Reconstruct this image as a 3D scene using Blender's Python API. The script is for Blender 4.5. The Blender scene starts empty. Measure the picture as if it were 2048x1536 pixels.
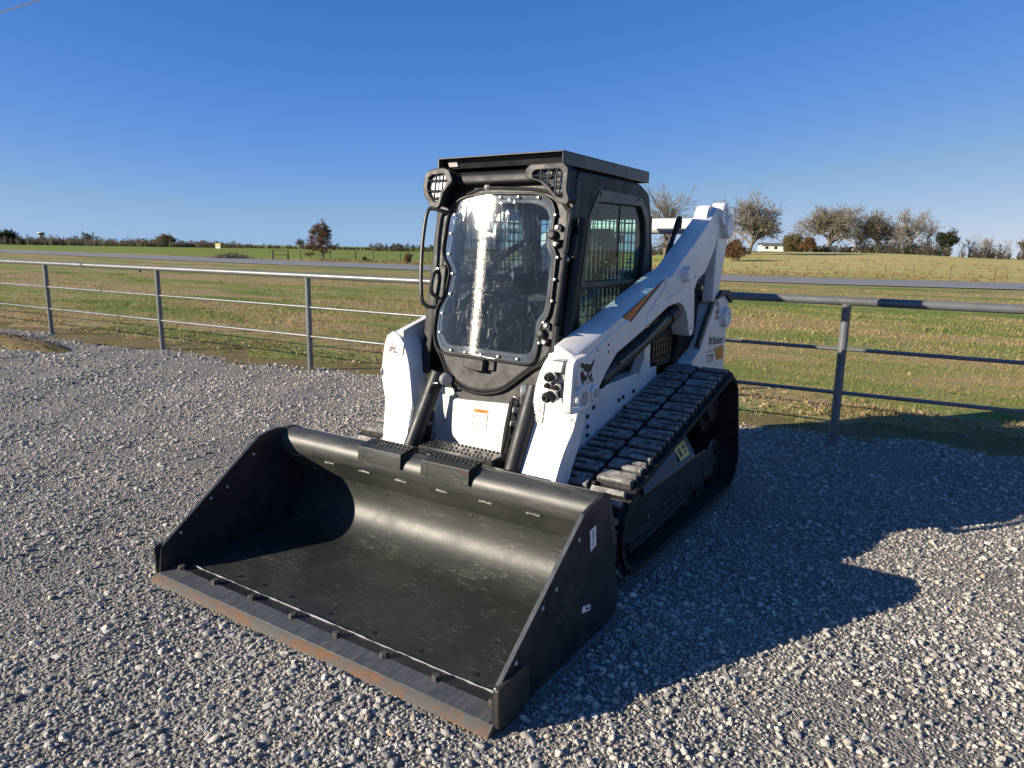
import bpy, math, random
import numpy as np
from mathutils import Vector, Matrix, Euler
R = math.radians
rnd = random.Random(7)
S = bpy.context.scene
COL = S.collection

# ------------------------------------------------------------------ camera, sky, sun, exposure
CAM = Vector((2.241, -1.816, 1.640))
YAW, PITCH, ROLL = R(32.99), R(10.75), R(1.03)
fw = Vector((-math.sin(YAW)*math.cos(PITCH), math.cos(YAW)*math.cos(PITCH), -math.sin(PITCH)))
rt = Vector((math.cos(YAW), math.sin(YAW), 0)); up = rt.cross(fw)
rt, up = rt*math.cos(ROLL)+up*math.sin(ROLL), up*math.cos(ROLL)-rt*math.sin(ROLL)
cd = bpy.data.cameras.new('camera'); cam = bpy.data.objects.new('camera', cd); COL.objects.link(cam)
cd.sensor_width = 36; cd.lens = 1420/2048*36; cd.clip_end = 6000; cd.clip_start = .05
m = Matrix((rt, up, -fw)).transposed().to_4x4(); m.translation = CAM
cam.matrix_world = m; S.camera = cam

SUN = Vector((-1.80, -2.19, 1.0)).normalized()
W = bpy.data.worlds.new('World'); S.world = W; W.use_nodes = True
wn = W.node_tree; wn.nodes.clear()
sky = wn.nodes.new('ShaderNodeTexSky'); sky.sky_type = 'NISHITA'; sky.sun_disc = False
sky.sun_elevation = math.asin(SUN.z); sky.sun_rotation = math.atan2(SUN.x, SUN.y) % (2*math.pi)
sky.air_density = 0.9; sky.dust_density = 0.0; sky.ozone_density = 2.0; sky.altitude = 600
bg = wn.nodes.new('ShaderNodeBackground'); bg.inputs[1].default_value = 0.05
wo = wn.nodes.new('ShaderNodeOutputWorld')
# the sky's brightness kept (a little flattened), its hue set to the clear dry blue of the day: deep blue where dim, paler where bright
def wmath(op, a, b):
    x = wn.nodes.new('ShaderNodeMath'); x.operation = op
    for k_, v_ in enumerate((a, b)):
        if isinstance(v_, bpy.types.NodeSocket): wn.links.new(v_, x.inputs[k_])
        else: x.inputs[k_].default_value = v_
    return x.outputs[0]
bw = wn.nodes.new('ShaderNodeRGBToBW'); wn.links.new(sky.outputs[0], bw.inputs[0])
KV = 0.106
lum = wmath('MULTIPLY', wmath('POWER', wmath('MULTIPLY', bw.outputs[0], KV), .80), .80)
cr_ = wn.nodes.new('ShaderNodeValToRGB'); wn.links.new(lum, cr_.inputs[0]); el = cr_.color_ramp.elements
while len(el) < 5: el.new(.5)
for e_, (p_, c_) in zip(el, ((.08, (.055, .245, .86)), (.15, (.056, .25, .82)), (.30, (.088, .255, .68)), (.52, (.155, .262, .41)), (1.0, (.27, .25, .22)))):
    e_.position = p_; e_.color = (*c_, 1)
vm = wn.nodes.new('ShaderNodeVectorMath'); vm.operation = 'SCALE'
wn.links.new(cr_.outputs[0], vm.inputs[0]); wn.links.new(wmath('MULTIPLY', lum, 4/KV), vm.inputs['Scale']); wn.links.new(vm.outputs[0], bg.inputs[0])
wn.links.new(bg.outputs[0], wo.inputs[0])
ld = bpy.data.lights.new('sun', 'SUN'); ld.energy = 5.0; ld.angle = R(.53); ld.color = (1, .88, .71)
sun = bpy.data.objects.new('sun', ld); COL.objects.link(sun)
sun.rotation_euler = (-SUN).to_track_quat('-Z', 'Y').to_euler(); sun.location = SUN*50
S.view_settings.view_transform = 'Standard'; S.view_settings.look = 'None'
S.view_settings.exposure = 0.80; S.view_settings.gamma = 1; S.view_settings.use_curve_mapping = False
S.cycles.max_bounces = 8; S.cycles.transparent_max_bounces = 24
try: S.cycles.use_denoising = True
except Exception: pass

# ------------------------------------------------------------------ node helpers and materials
class NT:
    def __init__(s, name):
        s.m = bpy.data.materials.new(name); s.m.use_nodes = True; s.t = s.m.node_tree; s.t.nodes.clear()
        s.out = s.t.nodes.new('ShaderNodeOutputMaterial')
    def n(s, typ, **kw):
        x = s.t.nodes.new('ShaderNode'+typ)
        for k, v in kw.items():
            if k.startswith('i_'):
                key = k[2:]; key = int(key) if key.isdigit() else key.replace('_', ' ')
                if isinstance(v, bpy.types.NodeSocket): s.t.links.new(v, x.inputs[key])
                else: x.inputs[key].default_value = v
            else: setattr(x, k, v)
        return x
    def l(s, a, b): s.t.links.new(a, b)
    def coord(s, kind='Object', scale=(1, 1, 1), rot=(0, 0, 0)):
        if kind == 'World': v = s.n('NewGeometry').outputs['Position']
        else: v = s.n('TexCoord').outputs[kind]
        return s.n('Mapping', i_Vector=v, i_Scale=scale, i_Rotation=rot).outputs[0]
    def noise(s, vec, scale=5, detail=4, rough=.55, dist=0):
        return s.n('TexNoise', i_Vector=vec, i_Scale=scale, i_Detail=detail, i_Roughness=rough, i_Distortion=dist).outputs[0]
    def ramp(s, fac, stops, interp='LINEAR'):
        r = s.n('ValToRGB'); s.l(fac, r.inputs[0]); r.color_ramp.interpolation = interp
        el = r.color_ramp.elements
        while len(el) < len(stops): el.new(.5)
        for e, (p, c) in zip(el, stops):
            e.position = p; e.color = (c, c, c, 1) if not isinstance(c, (tuple, list)) else (*c, 1)
        return r.outputs[0]
    def mix(s, f, a, b, mode='MIX'):
        x = s.n('Mix', data_type='RGBA', blend_type=mode)
        for i, v in ((0, f), (6, a), (7, b)):
            sock = x.inputs[i]
            if isinstance(v, bpy.types.NodeSocket): s.l(v, sock)
            elif i == 0: sock.default_value = v
            else: sock.default_value = (*v, 1) if isinstance(v, (tuple, list)) else (v, v, v, 1)
        return x.outputs[2]
    def math(s, op, a, b=0.0):
        x = s.n('Math', operation=op)
        for i, v in enumerate((a, b)):
            if isinstance(v, bpy.types.NodeSocket): s.l(v, x.inputs[i])
            else: x.inputs[i].default_value = v
        return x.outputs[0]
    def bump(s, h, strength=.3, dist=.01):
        return s.n('Bump', i_Height=h, i_Strength=strength, i_Distance=dist).outputs[0]
    def bsdf(s, color, rough=.5, metal=0., spec=.5, normal=None, coat=0., surface=True):
        b = s.n('BsdfPrincipled')
        for key, v in (('Base Color', color), ('Roughness', rough), ('Metallic', metal), ('Specular IOR Level', spec), ('Coat Weight', coat)):
            if isinstance(v, bpy.types.NodeSocket): s.l(v, b.inputs[key])
            elif key == 'Base Color': b.inputs[key].default_value = (*v, 1)
            else: b.inputs[key].default_value = v
        if normal is not None: s.l(normal, b.inputs['Normal'])
        if surface: s.l(b.outputs[0], s.out.inputs[0])
        return b

def plain(name, color, rough=.5, metal=0., spec=.5, dirt=None, dscale=6, damt=.3, coat=0., bump=0., bscale=200):
    t = NT(name); c = color; nrm = None
    v = t.coord('Object')
    if dirt is not None:
        f = t.ramp(t.noise(v, dscale, 6, .65), [(.45, 0), (.75, damt)])
        c = t.mix(f, color, dirt)
    if bump: nrm = t.bump(t.noise(v, bscale, 2), bump, .002)
    rr = t.ramp(t.noise(v, dscale*2.3, 4), [(.3, max(.02, rough-.08)), (.7, min(1, rough+.1))])
    t.bsdf(c, rr, metal, spec, nrm, coat)
    return t.m

MT = {}
MT['white'] = plain('white_paint', (.72, .72, .695), .36, 0, .5, (.46, .42, .35), 6, .42, .15)
MT['black'] = plain('black_paint', (.018, .018, .019), .34, 0, .5, (.07, .066, .06), 7, .5)
MT['lip'] = plain('paler_bucket_paint', (.040, .043, .038), .5, 0, .4, (.10, .098, .085), 4, .7)  # lip plate: a paler tone than the bucket sheet, with random mottling
MT['cyl'] = plain('cylinder_paint', (.016, .0175, .020), .46, 0, .35, (.06, .058, .055), 7, .4)
MT['cabblack'] = plain('cab_black', (.012, .013, .015), .50, 0, .3, (.04, .04, .04), 5, .4, bump=.12, bscale=400)
MT['darkgrey'] = plain('charcoal_paint', (.035, .037, .042), .36, .2, .5, (.08, .075, .07), 6, .4)
MT['plastic'] = plain('black_plastic', (.012, .012, .013), .55, 0, .4, (.04, .04, .04), 9, .4)
MT['lowerdoor'] = plain('scuffed_black_plastic', (.016, .017, .017), .50, 0, .3, (.085, .085, .08), 6, .6)
MT['rubber'] = plain('black_rubber', (.012, .012, .012), .7, 0, .3, (.05, .047, .043), 8, .5)
MT['steel'] = plain('bright_steel', (.62, .62, .62), .28, .9, .5, (.4, .36, .3), 30, .3)
MT['alu'] = plain('cast_aluminium', (.33, .33, .33), .45, .5, .5, (.16, .15, .13), 30, .5)
MT['bolt'] = plain('zinc_bolt', (.50, .50, .49), .4, .3)
MT['ring'] = plain('pin_face', (.42, .43, .44), .35, .5)
MT['decal'] = plain('decal_white', (.80, .80, .78), .4)
MT['ink'] = plain('decal_black', (.010, .010, .011), .45)
MT['inkgrey'] = plain('decal_grey', (.28, .28, .28), .5)
MT['orange'] = plain('decal_orange', (.62, .15, .02), .4, dirt=(.20, .06, .02), dscale=9, damt=.6)
MT['orangelight'] = plain('decal_amber', (.72, .24, .03), .5)
MT['lever'] = plain('orange_plastic', (.72, .09, .02), .4)
MT['red'] = plain('decal_red', (.5, .05, .04), .5)
MT['yellow'] = plain('decal_yellow', (.62, .52, .10), .5)
MT['greytab'] = plain('grey_plastic', (.30, .31, .32), .6)
MT['seat'] = plain('seat_vinyl', (.018, .019, .021), .6)
MT['olive'] = plain('lift_cylinder_paint', (.11, .095, .055), .3, .2, .5, (.02, .02, .02), 4, .5)
MT['lens'] = plain('headlight_reflector', (.16, .165, .175), .5, 0, .4, (.15, .15, .16), 28, .9)
MT['galv'] = plain('weathered_pipe', (.155, .165, .17), .40, .2, .6, (.10, .09, .078), 3.0, .7)
MT['wood'] = plain('weathered_post', (.09, .075, .06), .9)
MT['housewhite'] = plain('white_siding', (.78, .78, .76), .7)
MT['houseroof'] = plain('grey_shingle', (.14, .13, .13), .85)
MT['windowdark'] = plain('window_pane', (.02, .025, .03), .1)
MT['concrete'] = plain('pale_concrete', (.55, .53, .49), .85, dirt=(.38, .36, .33), dscale=1.0, damt=.6)
MT['signyellow'] = plain('sign_yellow', (.75, .62, .22), .6)
MT['wire'] = plain('bare_wire', (.75, .75, .75), .35, .4)
MT['deadleaf'] = None

def lib():
    # bucket paint: worn, scratched
    t = NT('worn_bucket_paint'); v = t.coord('Object')
    d1 = t.ramp(t.noise(v, 2.2, 8, .7, .4), [(.42, 0), (.72, .55)])
    d2 = t.ramp(t.noise(t.coord('Object', (3, 14, 14), (0, 0, .5)), 5, 6, .7), [(.5, 0), (.8, .6)])
    base = t.mix(d1, (.018, .0205, .019), (.060, .062, .051))
    base = t.mix(d2, base, (.042, .041, .034))
    cur = base
    for k, (rot, sc, th) in enumerate((((0, 0, .6), (2.5, 38, 20), .035), ((0, .3, -.9), (3, 44, 24), .03), ((.4, 0, 2.0), (2, 30, 30), .028))):
        wv = t.noise(t.coord('Object', sc, rot), 1.4, 2, .5, .1)
        line = t.ramp(wv, [(.5-.004, 0), (.5, 1), (.5+.004, 0)])
        gate = t.ramp(t.noise(t.coord('Object', (1, 1, 1), (k, 2*k, 0)), 4+k, 3), [(.52, 0), (.62, .85)])
        cur = t.mix(t.math('MULTIPLY', line, gate), cur, (.34, .33, .29))
    rust = t.ramp(t.noise(v, 9, 5, .7), [(.70, 0), (.76, .7)])
    cur = t.mix(rust, cur, (.15, .062, .022))
    rough = t.ramp(t.noise(v, 6, 6, .7), [(.3, .42), (.7, .54)])
    t.bsdf(cur, rough, .0, .42, t.bump(t.noise(v, 60, 4), .12, .002)); MT['bucket'] = t.m
    # worn top roll of the bucket: paint rubbed to a sheen
    t = NT('rubbed_steel'); v = t.coord('Object')
    f = t.ramp(t.noise(t.coord('Object', (1, 6, 6)), 5, 6, .7), [(.4, 0), (.75, .8)])
    t.bsdf(t.mix(f, (.045, .048, .047), (.12, .115, .105)), .47, .3, .5); MT['roll'] = t.m
    # cutting edge
    t = NT('rusty_edge'); v = t.coord('Object', (1, 2.2, 2.2))
    f = t.ramp(t.noise(v, 7, 8, .72), [(.46, 0), (.62, 1)])
    c = t.mix(f, (.075, .073, .069), (.135, .066, .030))
    f2 = t.ramp(t.noise(t.coord('Object', (1, 3, 3)), 30, 5, .7), [(.5, 0), (.75, .6)])
    t.bsdf(t.mix(f2, c, (.045, .028, .018)), .7, .1, .3, t.bump(t.noise(v, 80, 4), .3, .002)); MT['rust'] = t.m
    t = NT('blue_grey_wear_plate'); v = t.coord('Object', (4, 1, 1))
    f = t.ramp(t.noise(v, 14, 6, .7), [(.4, 0), (.7, .8)])
    c = t.mix(f, (.055, .062, .070), (.125, .13, .132))
    r2 = t.ramp(t.noise(t.coord('Object', (1.5, 1, 1)), 6, 6, .7), [(.62, 0), (.70, .8)])
    t.bsdf(t.mix(r2, c, (.16, .07, .03)), .55, .1, .4); MT['wear'] = t.m
    # tread lug
    t = NT('dusty_tread_rubber'); v = t.coord('World')
    g = t.n('SeparateXYZ', i_0=t.n('TexCoord').outputs['Generated']).outputs[2]
    top = t.ramp(g, [(.55, .12), (.9, 1)])
    f = t.math('MULTIPLY', t.ramp(t.noise(v, 26, 8, .75), [(.36, .12), (.60, 1)]), top)
    rr = t.n('ObjectInfo').outputs['Random']
    f = t.math('MULTIPLY', f, t.ramp(rr, [(0, .75), (1, 1)]))
    t.bsdf(t.mix(f, (.016, .016, .017), (.40, .385, .36)), .85, 0, .3, t.bump(t.noise(v, 120, 4), .35, .003)); MT['lug'] = t.m
    t = NT('dusty_belt_rubber'); v = t.coord('World')
    f = t.ramp(t.noise(v, 12, 7, .7), [(.45, 0), (.8, .6)])
    t.bsdf(t.mix(f, (.012, .012, .012), (.055, .052, .047)), .75, 0, .3); MT['belt'] = t.m
    # scratched clear door panel
    t = NT('scratched_polycarbonate'); v = t.coord('Object')
    geo = t.n('NewGeometry')
    def scr(sc, rot, w, lo, hi, amp):
        a = t.noise(t.coord('Object', sc, rot), 1.6, 2, .5, .6)
        ln = t.ramp(a, [(.5-w, 0), (.5, 1), (.5+w, 0)])
        g = t.ramp(t.noise(t.coord('Object', (1, 1, 1), rot), 6, 3), [(lo, 0), (hi, amp)])
        return t.math('MULTIPLY', ln, g)
    s1 = scr((10, 1, 1.5), (.1, .5, .2), .006, .45, .6, .8); s2 = scr((7, 1, 2), (.3, -.7, 0), .005, .5, .6, .7)
    s3 = scr((2, 1, 9), (0, .25, .8), .006, .5, .62, .6); s4 = scr((14, 1, 3), (1, 1.2, .4), .007, .46, .6, .6)
    sc = t.math('MAXIMUM', t.math('MAXIMUM', s1, s2), t.math('MAXIMUM', s3, s4))
    haze = t.ramp(t.noise(v, 5, 7, .72), [(.3, .010), (.75, .042)])
    cloud = t.math('MAXIMUM', haze, t.math('MULTIPLY', sc, .30))
    tr = t.n('BsdfTransparent', i_0=(.78, .84, .92, 1)); df = t.n('BsdfDiffuse', i_0=(.42, .53, .74, 1))
    m1 = t.n('MixShader'); t.l(cloud, m1.inputs[0]); t.l(tr.outputs[0], m1.inputs[1]); t.l(df.outputs[0], m1.inputs[2])
    bmp = t.bump(t.math('ADD', t.noise(t.coord('Object', (1, 1, 5)), 40, 5, .7), t.math('MULTIPLY', sc, 1.6)), .05, .0012)
    tan = t.n('CombineXYZ', i_0=1.0, i_1=0.0, i_2=0.0)
    gl = t.n('BsdfAnisotropic', distribution='GGX') if hasattr(bpy.types, 'ShaderNodeBsdfAnisotropic') else t.n('BsdfGlossy')
    gl.inputs['Color'].default_value = (1, 1, 1, 1); gl.inputs['Roughness'].default_value = .17
    gl.inputs['Anisotropy'].default_value = 1.0; gl.inputs['Rotation'].default_value = .0
    t.l(tan.outputs[0], gl.inputs['Tangent']); t.l(bmp, gl.inputs['Normal'])
    fr = t.n('Fresnel', i_IOR=1.5)
    g2 = t.n('BsdfGlossy'); g2.inputs['Roughness'].default_value = .035; t.l(bmp, g2.inputs['Normal'])
    m3 = t.n('MixShader', i_0=.25); t.l(g2.outputs[0], m3.inputs[1]); t.l(gl.outputs[0], m3.inputs[2])
    ff = t.math('MULTIPLY', fr.outputs[0], .55)
    m2 = t.n('MixShader'); t.l(ff, m2.inputs[0]); t.l(m1.outputs[0], m2.inputs[1]); t.l(m3.outputs[0], m2.inputs[2])
    t.l(m2.outputs[0], t.out.inputs[0]); MT['poly'] = t.m
    # side glass
    t = NT('green_tint_glass'); v = t.coord('Object')
    hz = t.ramp(t.noise(v, 4, 5, .6), [(.3, .01), (.8, .06)])
    tr = t.n('BsdfTransparent', i_0=(.80, .95, .93, 1)); df = t.n('BsdfDiffuse', i_0=(.45, .55, .55, 1))
    m1 = t.n('MixShader'); t.l(hz, m1.inputs[0]); t.l(tr.outputs[0], m1.inputs[1]); t.l(df.outputs[0], m1.inputs[2])
    gl = t.n('BsdfGlossy'); gl.inputs['Roughness'].default_value = .03
    m2 = t.n('MixShader'); t.l(t.math('MULTIPLY', t.n('Fresnel', i_IOR=1.5).outputs[0], .6), m2.inputs[0]); t.l(m1.outputs[0], m2.inputs[1]); t.l(gl.outputs[0], m2.inputs[2])
    t.l(m2.outputs[0], t.out.inputs[0]); MT['glass'] = t.m
    # clear headlight lens
    t = NT('headlight_cover'); tr = t.n('BsdfTransparent', i_0=(.9, .9, .9, 1)); gl = t.n('BsdfGlossy'); gl.inputs['Roughness'].default_value = .03
    m2 = t.n('MixShader'); t.l(t.math('MULTIPLY', t.n('Fresnel', i_IOR=1.6).outputs[0], .4), m2.inputs[0]); t.l(tr.outputs[0], m2.inputs[1]); t.l(gl.outputs[0], m2.inputs[2])
    t.l(m2.outputs[0], t.out.inputs[0]); MT['cover'] = t.m

    # gravel bed: fine stones and dust between the scattered ones
    t = NT('gravel_bed'); v = t.coord('World')
    vo = t.n('TexVoronoi', i_Vector=v, i_Scale=70); vo2 = t.n('TexVoronoi', i_Vector=v, i_Scale=150)
    c = t.ramp(t.n('SeparateColor', i_0=vo.outputs['Color']).outputs[0], [(0, (.10, .096, .09)), (.35, (.20, .19, .168)), (.7, (.30, .28, .24)), (1, (.44, .41, .35))])
    c2 = t.ramp(t.n('SeparateColor', i_0=vo2.outputs['Color']).outputs[1], [(0, (.11, .105, .095)), (1, (.36, .33, .28))])
    c = t.mix(.4, c, c2)
    dust = t.ramp(t.noise(v, 1.3, 7, .65), [(.45, 0), (.68, .75)])
    c = t.mix(dust, c, (.33, .295, .24))
    h = t.math('ADD', t.math('MULTIPLY', vo.outputs['Distance'], -1.0), t.math('MULTIPLY', vo2.outputs['Distance'], -.4))
    t.bsdf(c, .9, 0, .25, t.bump(h, .9, .02)); MT['gravel'] = t.m
    t = NT('gravel_stone'); r = t.n('ObjectInfo').outputs['Random']
    c = t.ramp(r, [(0, (.15, .148, .145)), (.14, (.29, .28, .26)), (.4, (.45, .425, .375)), (.7, (.57, .525, .445)), (.9, (.68, .635, .55)), (1, (.50, .39, .26))])
    v = t.coord('Object')
    c = t.mix(t.ramp(t.noise(v, 2.0, 5, .7), [(.4, 0), (.75, .5)]), c, (.24, .225, .20))
    t.bsdf(c, .85, 0, .3, t.bump(t.noise(v, 5, 4), .25, .1)); MT['stone'] = t.m

    # lawn colours driven by the place (mown bands, dry and green patches)
    def lawn(t, v):
        band = t.noise(t.n('Mapping', i_Vector=v, i_Scale=(.035, .22, 0), i_Rotation=(0, 0, -.05)).outputs[0], 1.6, 4, .6, .5)
        patch = t.noise(t.n('Mapping', i_Vector=v, i_Scale=(.35, .8, 0)).outputs[0], 1.0, 6, .65, .3)
        fine = t.noise(t.n('Mapping', i_Vector=v, i_Scale=(1, 2.2, 0)).outputs[0], 7.0, 5, .7)
        f = t.math('ADD', t.math('MULTIPLY', band, .75), t.math('ADD', t.math('MULTIPLY', patch, .5), t.math('MULTIPLY', fine, .42)))
        return t.ramp(f, [(.61, (.36, .225, .125)), (.755, (.42, .31, .155)), (.835, (.34, .29, .115)), (.905, (.20, .25, .058)), (1.01, (.135, .22, .038))])
    t = NT('lawn_ground'); v = t.coord('World'); c = lawn(t, v)
    t.bsdf(t.mix(.15, c, (.12, .09, .05)), .95, 0, .1, t.bump(t.noise(t.n('Mapping', i_Vector=v, i_Scale=(1, 1.5, 1)).outputs[0], 22, 6, .75), .5, .04)); MT['lawn'] = t.m
    t = NT('grass_blade'); v = t.n('NewGeometry').outputs['Position']; c = lawn(t, v)
    r = t.n('ObjectInfo').outputs['Random']
    c = t.mix(t.ramp(r, [(.0, .0), (.62, .0), (.85, .6), (1, .85)]), c, (.34, .25, .115))
    b = t.bsdf(c, .8, 0, .2, surface=False); tl = t.n('BsdfTranslucent'); t.l(c, tl.inputs[0])
    mx = t.n('MixShader', i_0=.25); t.l(b.outputs[0], mx.inputs[1]); t.l(tl.outputs[0], mx.inputs[2]); t.l(mx.outputs[0], t.out.inputs[0]); MT['blade'] = t.m
    # far field
    t = NT('field_grass'); v = t.coord('World')
    big = t.noise(t.n('Mapping', i_Vector=v, i_Scale=(.006, .02, 0)).outputs[0], 1, 5, .6, .4)
    fine = t.noise(t.n('Mapping', i_Vector=v, i_Scale=(.12, .5, 0)).outputs[0], 1, 6, .7)
    xx = t.n('SeparateXYZ', i_0=v).outputs[0]
    side = t.n('MapRange', i_0=xx, i_1=-75.0, i_2=-20.0, i_3=0.30, i_4=-0.02).outputs[0]
    f = t.math('ADD', t.math('ADD', t.math('MULTIPLY', big, .62), t.math('MULTIPLY', fine, .80)), t.math('SUBTRACT', side, .22))
    c = t.ramp(f, [(.36, (.52, .36, .15)), (.47, (.50, .41, .16)), (.56, (.36, .36, .10)), (.70, (.20, .245, .052)), (.9, (.175, .235, .042))])
    t.bsdf(c, .95, 0, .1, t.bump(t.noise(t.n('Mapping', i_Vector=v, i_Scale=(1, 1, 1)).outputs[0], 1.2, 6, .75), .35, .3)); MT['field'] = t.m
    # bare dirt and moss strip
    t = NT('moss_strip'); v = t.coord('World')
    f = t.ramp(t.noise(t.n('Mapping', i_Vector=v, i_Scale=(.6, 1.4, 1)).outputs[0], 2.0, 6, .7), [(.38, 0), (.58, 1)])
    c = t.mix(f, (.22, .155, .088), (.165, .155, .042))
    c = t.mix(t.ramp(t.noise(v, 14, 5, .7), [(.45, 0), (.62, .8)]), c, (.26, .19, .105))
    t.bsdf(c, .95, 0, .1, t.bump(t.noise(v, 26, 7, .75), 1.0, .03)); MT['moss'] = t.m
    t = NT('asphalt'); v = t.coord('World')
    t.bsdf(t.mix(t.noise(v, 3, 5, .7), (.20, .20, .205), (.27, .265, .26)), .85, 0, .3); MT['asphalt'] = t.m
    MT['roadline'] = plain('road_line', (.52, .50, .44), .7)
    # bark, twigs, leaves
    for nm, a, b_ in (('bark', (.10, .085, .07), (.22, .195, .165)), ('paletwig', (.19, .165, .138), (.30, .27, .23))):
        t = NT(nm); v = t.coord('World'); t.bsdf(t.mix(t.noise(v, .9, 4), a, b_), .95, 0, .1); MT[nm] = t.m
    def leafmat(nm, a, b_, tr=.3):
        t = NT(nm); v = t.coord('World')
        c = t.mix(t.ramp(t.noise(v, 1.1, 6, .75), [(.32, 0), (.68, 1)]), a, b_)
        b = t.bsdf(c, .75, 0, .25, surface=False); tl = t.n('BsdfTranslucent'); t.l(c, tl.inputs[0])
        mx = t.n('MixShader', i_0=tr); t.l(b.outputs[0], mx.inputs[1]); t.l(tl.outputs[0], mx.inputs[2]); t.l(mx.outputs[0], t.out.inputs[0]); MT[nm] = t.m
    leafmat('oakleaf', (.13, .068, .036), (.23, .14, .082))
    leafmat('oliveleaf', (.13, .112, .045), (.23, .185, .075))
    leafmat('rustleaf', (.14, .068, .030), (.23, .13, .06))
    leafmat('evergreen', (.022, .034, .014), (.055, .065, .025))
    leafmat('treelineleaf', (.10, .083, .064), (.17, .145, .095))
    leafmat('dryweed', (.24, .165, .085), (.36, .27, .13), .2)
    leafmat('deadleaf', (.19, .125, .065), (.46, .36, .22), .1)
lib()

# ------------------------------------------------------------------ mesh helpers
def catmull(pts, n=6, closed=False):
    P = [Vector(p) for p in pts]; out = []; N = len(P)
    for i in range(N if closed else N-1):
        if closed: a, b, c, d = P[i-1], P[i], P[(i+1) % N], P[(i+2) % N]
        else: a, b, c, d = P[max(i-1, 0)], P[i], P[i+1], P[min(i+2, N-1)]
        for k in range(n):
            u = k/n
            out.append(.5*((2*b)+(c-a)*u+(2*a-5*b+4*c-d)*u*u+(3*b-a-3*c+d)*u**3))
    if not closed: out.append(P[-1].copy())
    return out

def rounded(pts, r, n=5):
    """polygon with rounded corners; r one radius or one per corner"""
    P = [Vector(p) for p in pts]; N = len(P); out = []
    for i in range(N):
        rr = r[i] if isinstance(r, (list, tuple)) else r
        a, b, c = P[i-1], P[i], P[(i+1) % N]
        d1, d2 = (a-b), (c-b); l1, l2 = d1.length, d2.length
        if rr <= 0 or l1 < 1e-6 or l2 < 1e-6: out.append(b); continue
        d1.normalize(); d2.normalize(); ang = d1.angle(d2)
        k = min(rr/max(math.tan(ang/2), .05), l1*.48, l2*.48)
        p0, p1 = b+d1*k, b+d2*k
        for j in range(n+1):
            u = j/n; out.append((1-u)**2*p0+2*u*(1-u)*b+u*u*p1)
    return out

class MB:
    def __init__(s): s.v = []; s.f = []; s.mi = []; s.cur = 0
    def add(s, vs, fs):
        o = len(s.v); s.v += [tuple(q) for q in vs]; s.f += [tuple(i+o for i in q) for q in fs]; s.mi += [s.cur]*len(fs); return s
    def box(s, x0, x1, y0, y1, z0, z1, mat=None):
        vs = [(x, y, z) for x in (x0, x1) for y in (y0, y1) for z in (z0, z1)]
        if mat is not None: vs = [mat @ Vector(q) for q in vs]
        return s.add(vs, [(0, 1, 3, 2), (4, 6, 7, 5), (0, 4, 5, 1), (2, 3, 7, 6), (0, 2, 6, 4), (1, 5, 7, 3)])
    def loft(s, loops, cap=True, closed=False):
        n = len(loops[0]); vs = [q for L in loops for q in L]; fs = []
        K = len(loops)
        for k in range(K if closed else K-1):
            a, b = k*n, ((k+1) % K)*n
            for i in range(n): j = (i+1) % n; fs.append((a+i, a+j, b+j, b+i))
        if cap and not closed:
            fs.append(tuple(range(n-1, -1, -1))); fs.append(tuple((K-1)*n+i for i in range(n)))
        return s.add(vs, fs)
    def prism(s, prof, x0, x1):              # profile in (y, z), extruded along x
        return s.loft([[(x, p[0], p[1]) for p in prof] for x in (x0, x1)])
    def prismy(s, prof, y0, y1):             # profile in (x, z), extruded along y
        return s.loft([[(p[0], y, p[1]) for p in prof] for y in (y0, y1)])
    def tube(s, pts, r, n=8, cap=True, smooth=0):
        P = catmull(pts, smooth) if smooth else [Vector(p) for p in pts]
        rs = r if isinstance(r, (list, tuple)) else [r]*len(P)
        loops = []; prev = None
        for i, p in enumerate(P):
            t = (P[min(i+1, len(P)-1)]-P[max(i-1, 0)]).normalized()
            if prev is None: u = t.orthogonal().normalized()
            else:
                u = prev-t*prev.dot(t); u = u.normalized() if u.length > 1e-6 else t.orthogonal().normalized()
            prev = u; w = t.cross(u)
            loops.append([p+(u*math.cos(2*math.pi*k/n)+w*math.sin(2*math.pi*k/n))*rs[i] for k in range(n)])
        return s.loft(loops, cap)
    def cyl(s, a, b, r, n=16, r2=None): return s.tube([a, b], [r, r if r2 is None else r2], n)
    def lathe(s, c, axis, prof, n=20):       # prof: (distance along axis, radius)
        c = Vector(c); t = Vector(axis).normalized(); u = t.orthogonal().normalized(); w = t.cross(u)
        return s.loft([[c+t*d+(u*math.cos(2*math.pi*k/n)+w*math.sin(2*math.pi*k/n))*r for k in range(n)] for d, r in prof])
    def mesh(s, name, mats, smooth=35):
        me = bpy.data.meshes.new(name); me.from_pydata(s.v, [], s.f)
        for q in (mats if isinstance(mats, (list, tuple)) else [mats]): me.materials.append(q)
        if max(s.mi, default=0): me.polygons.foreach_set('material_index', s.mi)
        me.validate(); fixn(me)
        if smooth: me.shade_smooth(); me.set_sharp_from_angle(angle=R(smooth))
        return me
import bmesh
def fixn(me):
    b = bmesh.new(); b.from_mesh(me); bmesh.ops.recalc_face_normals(b, faces=b.faces[:]); b.to_mesh(me); b.free()

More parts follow.
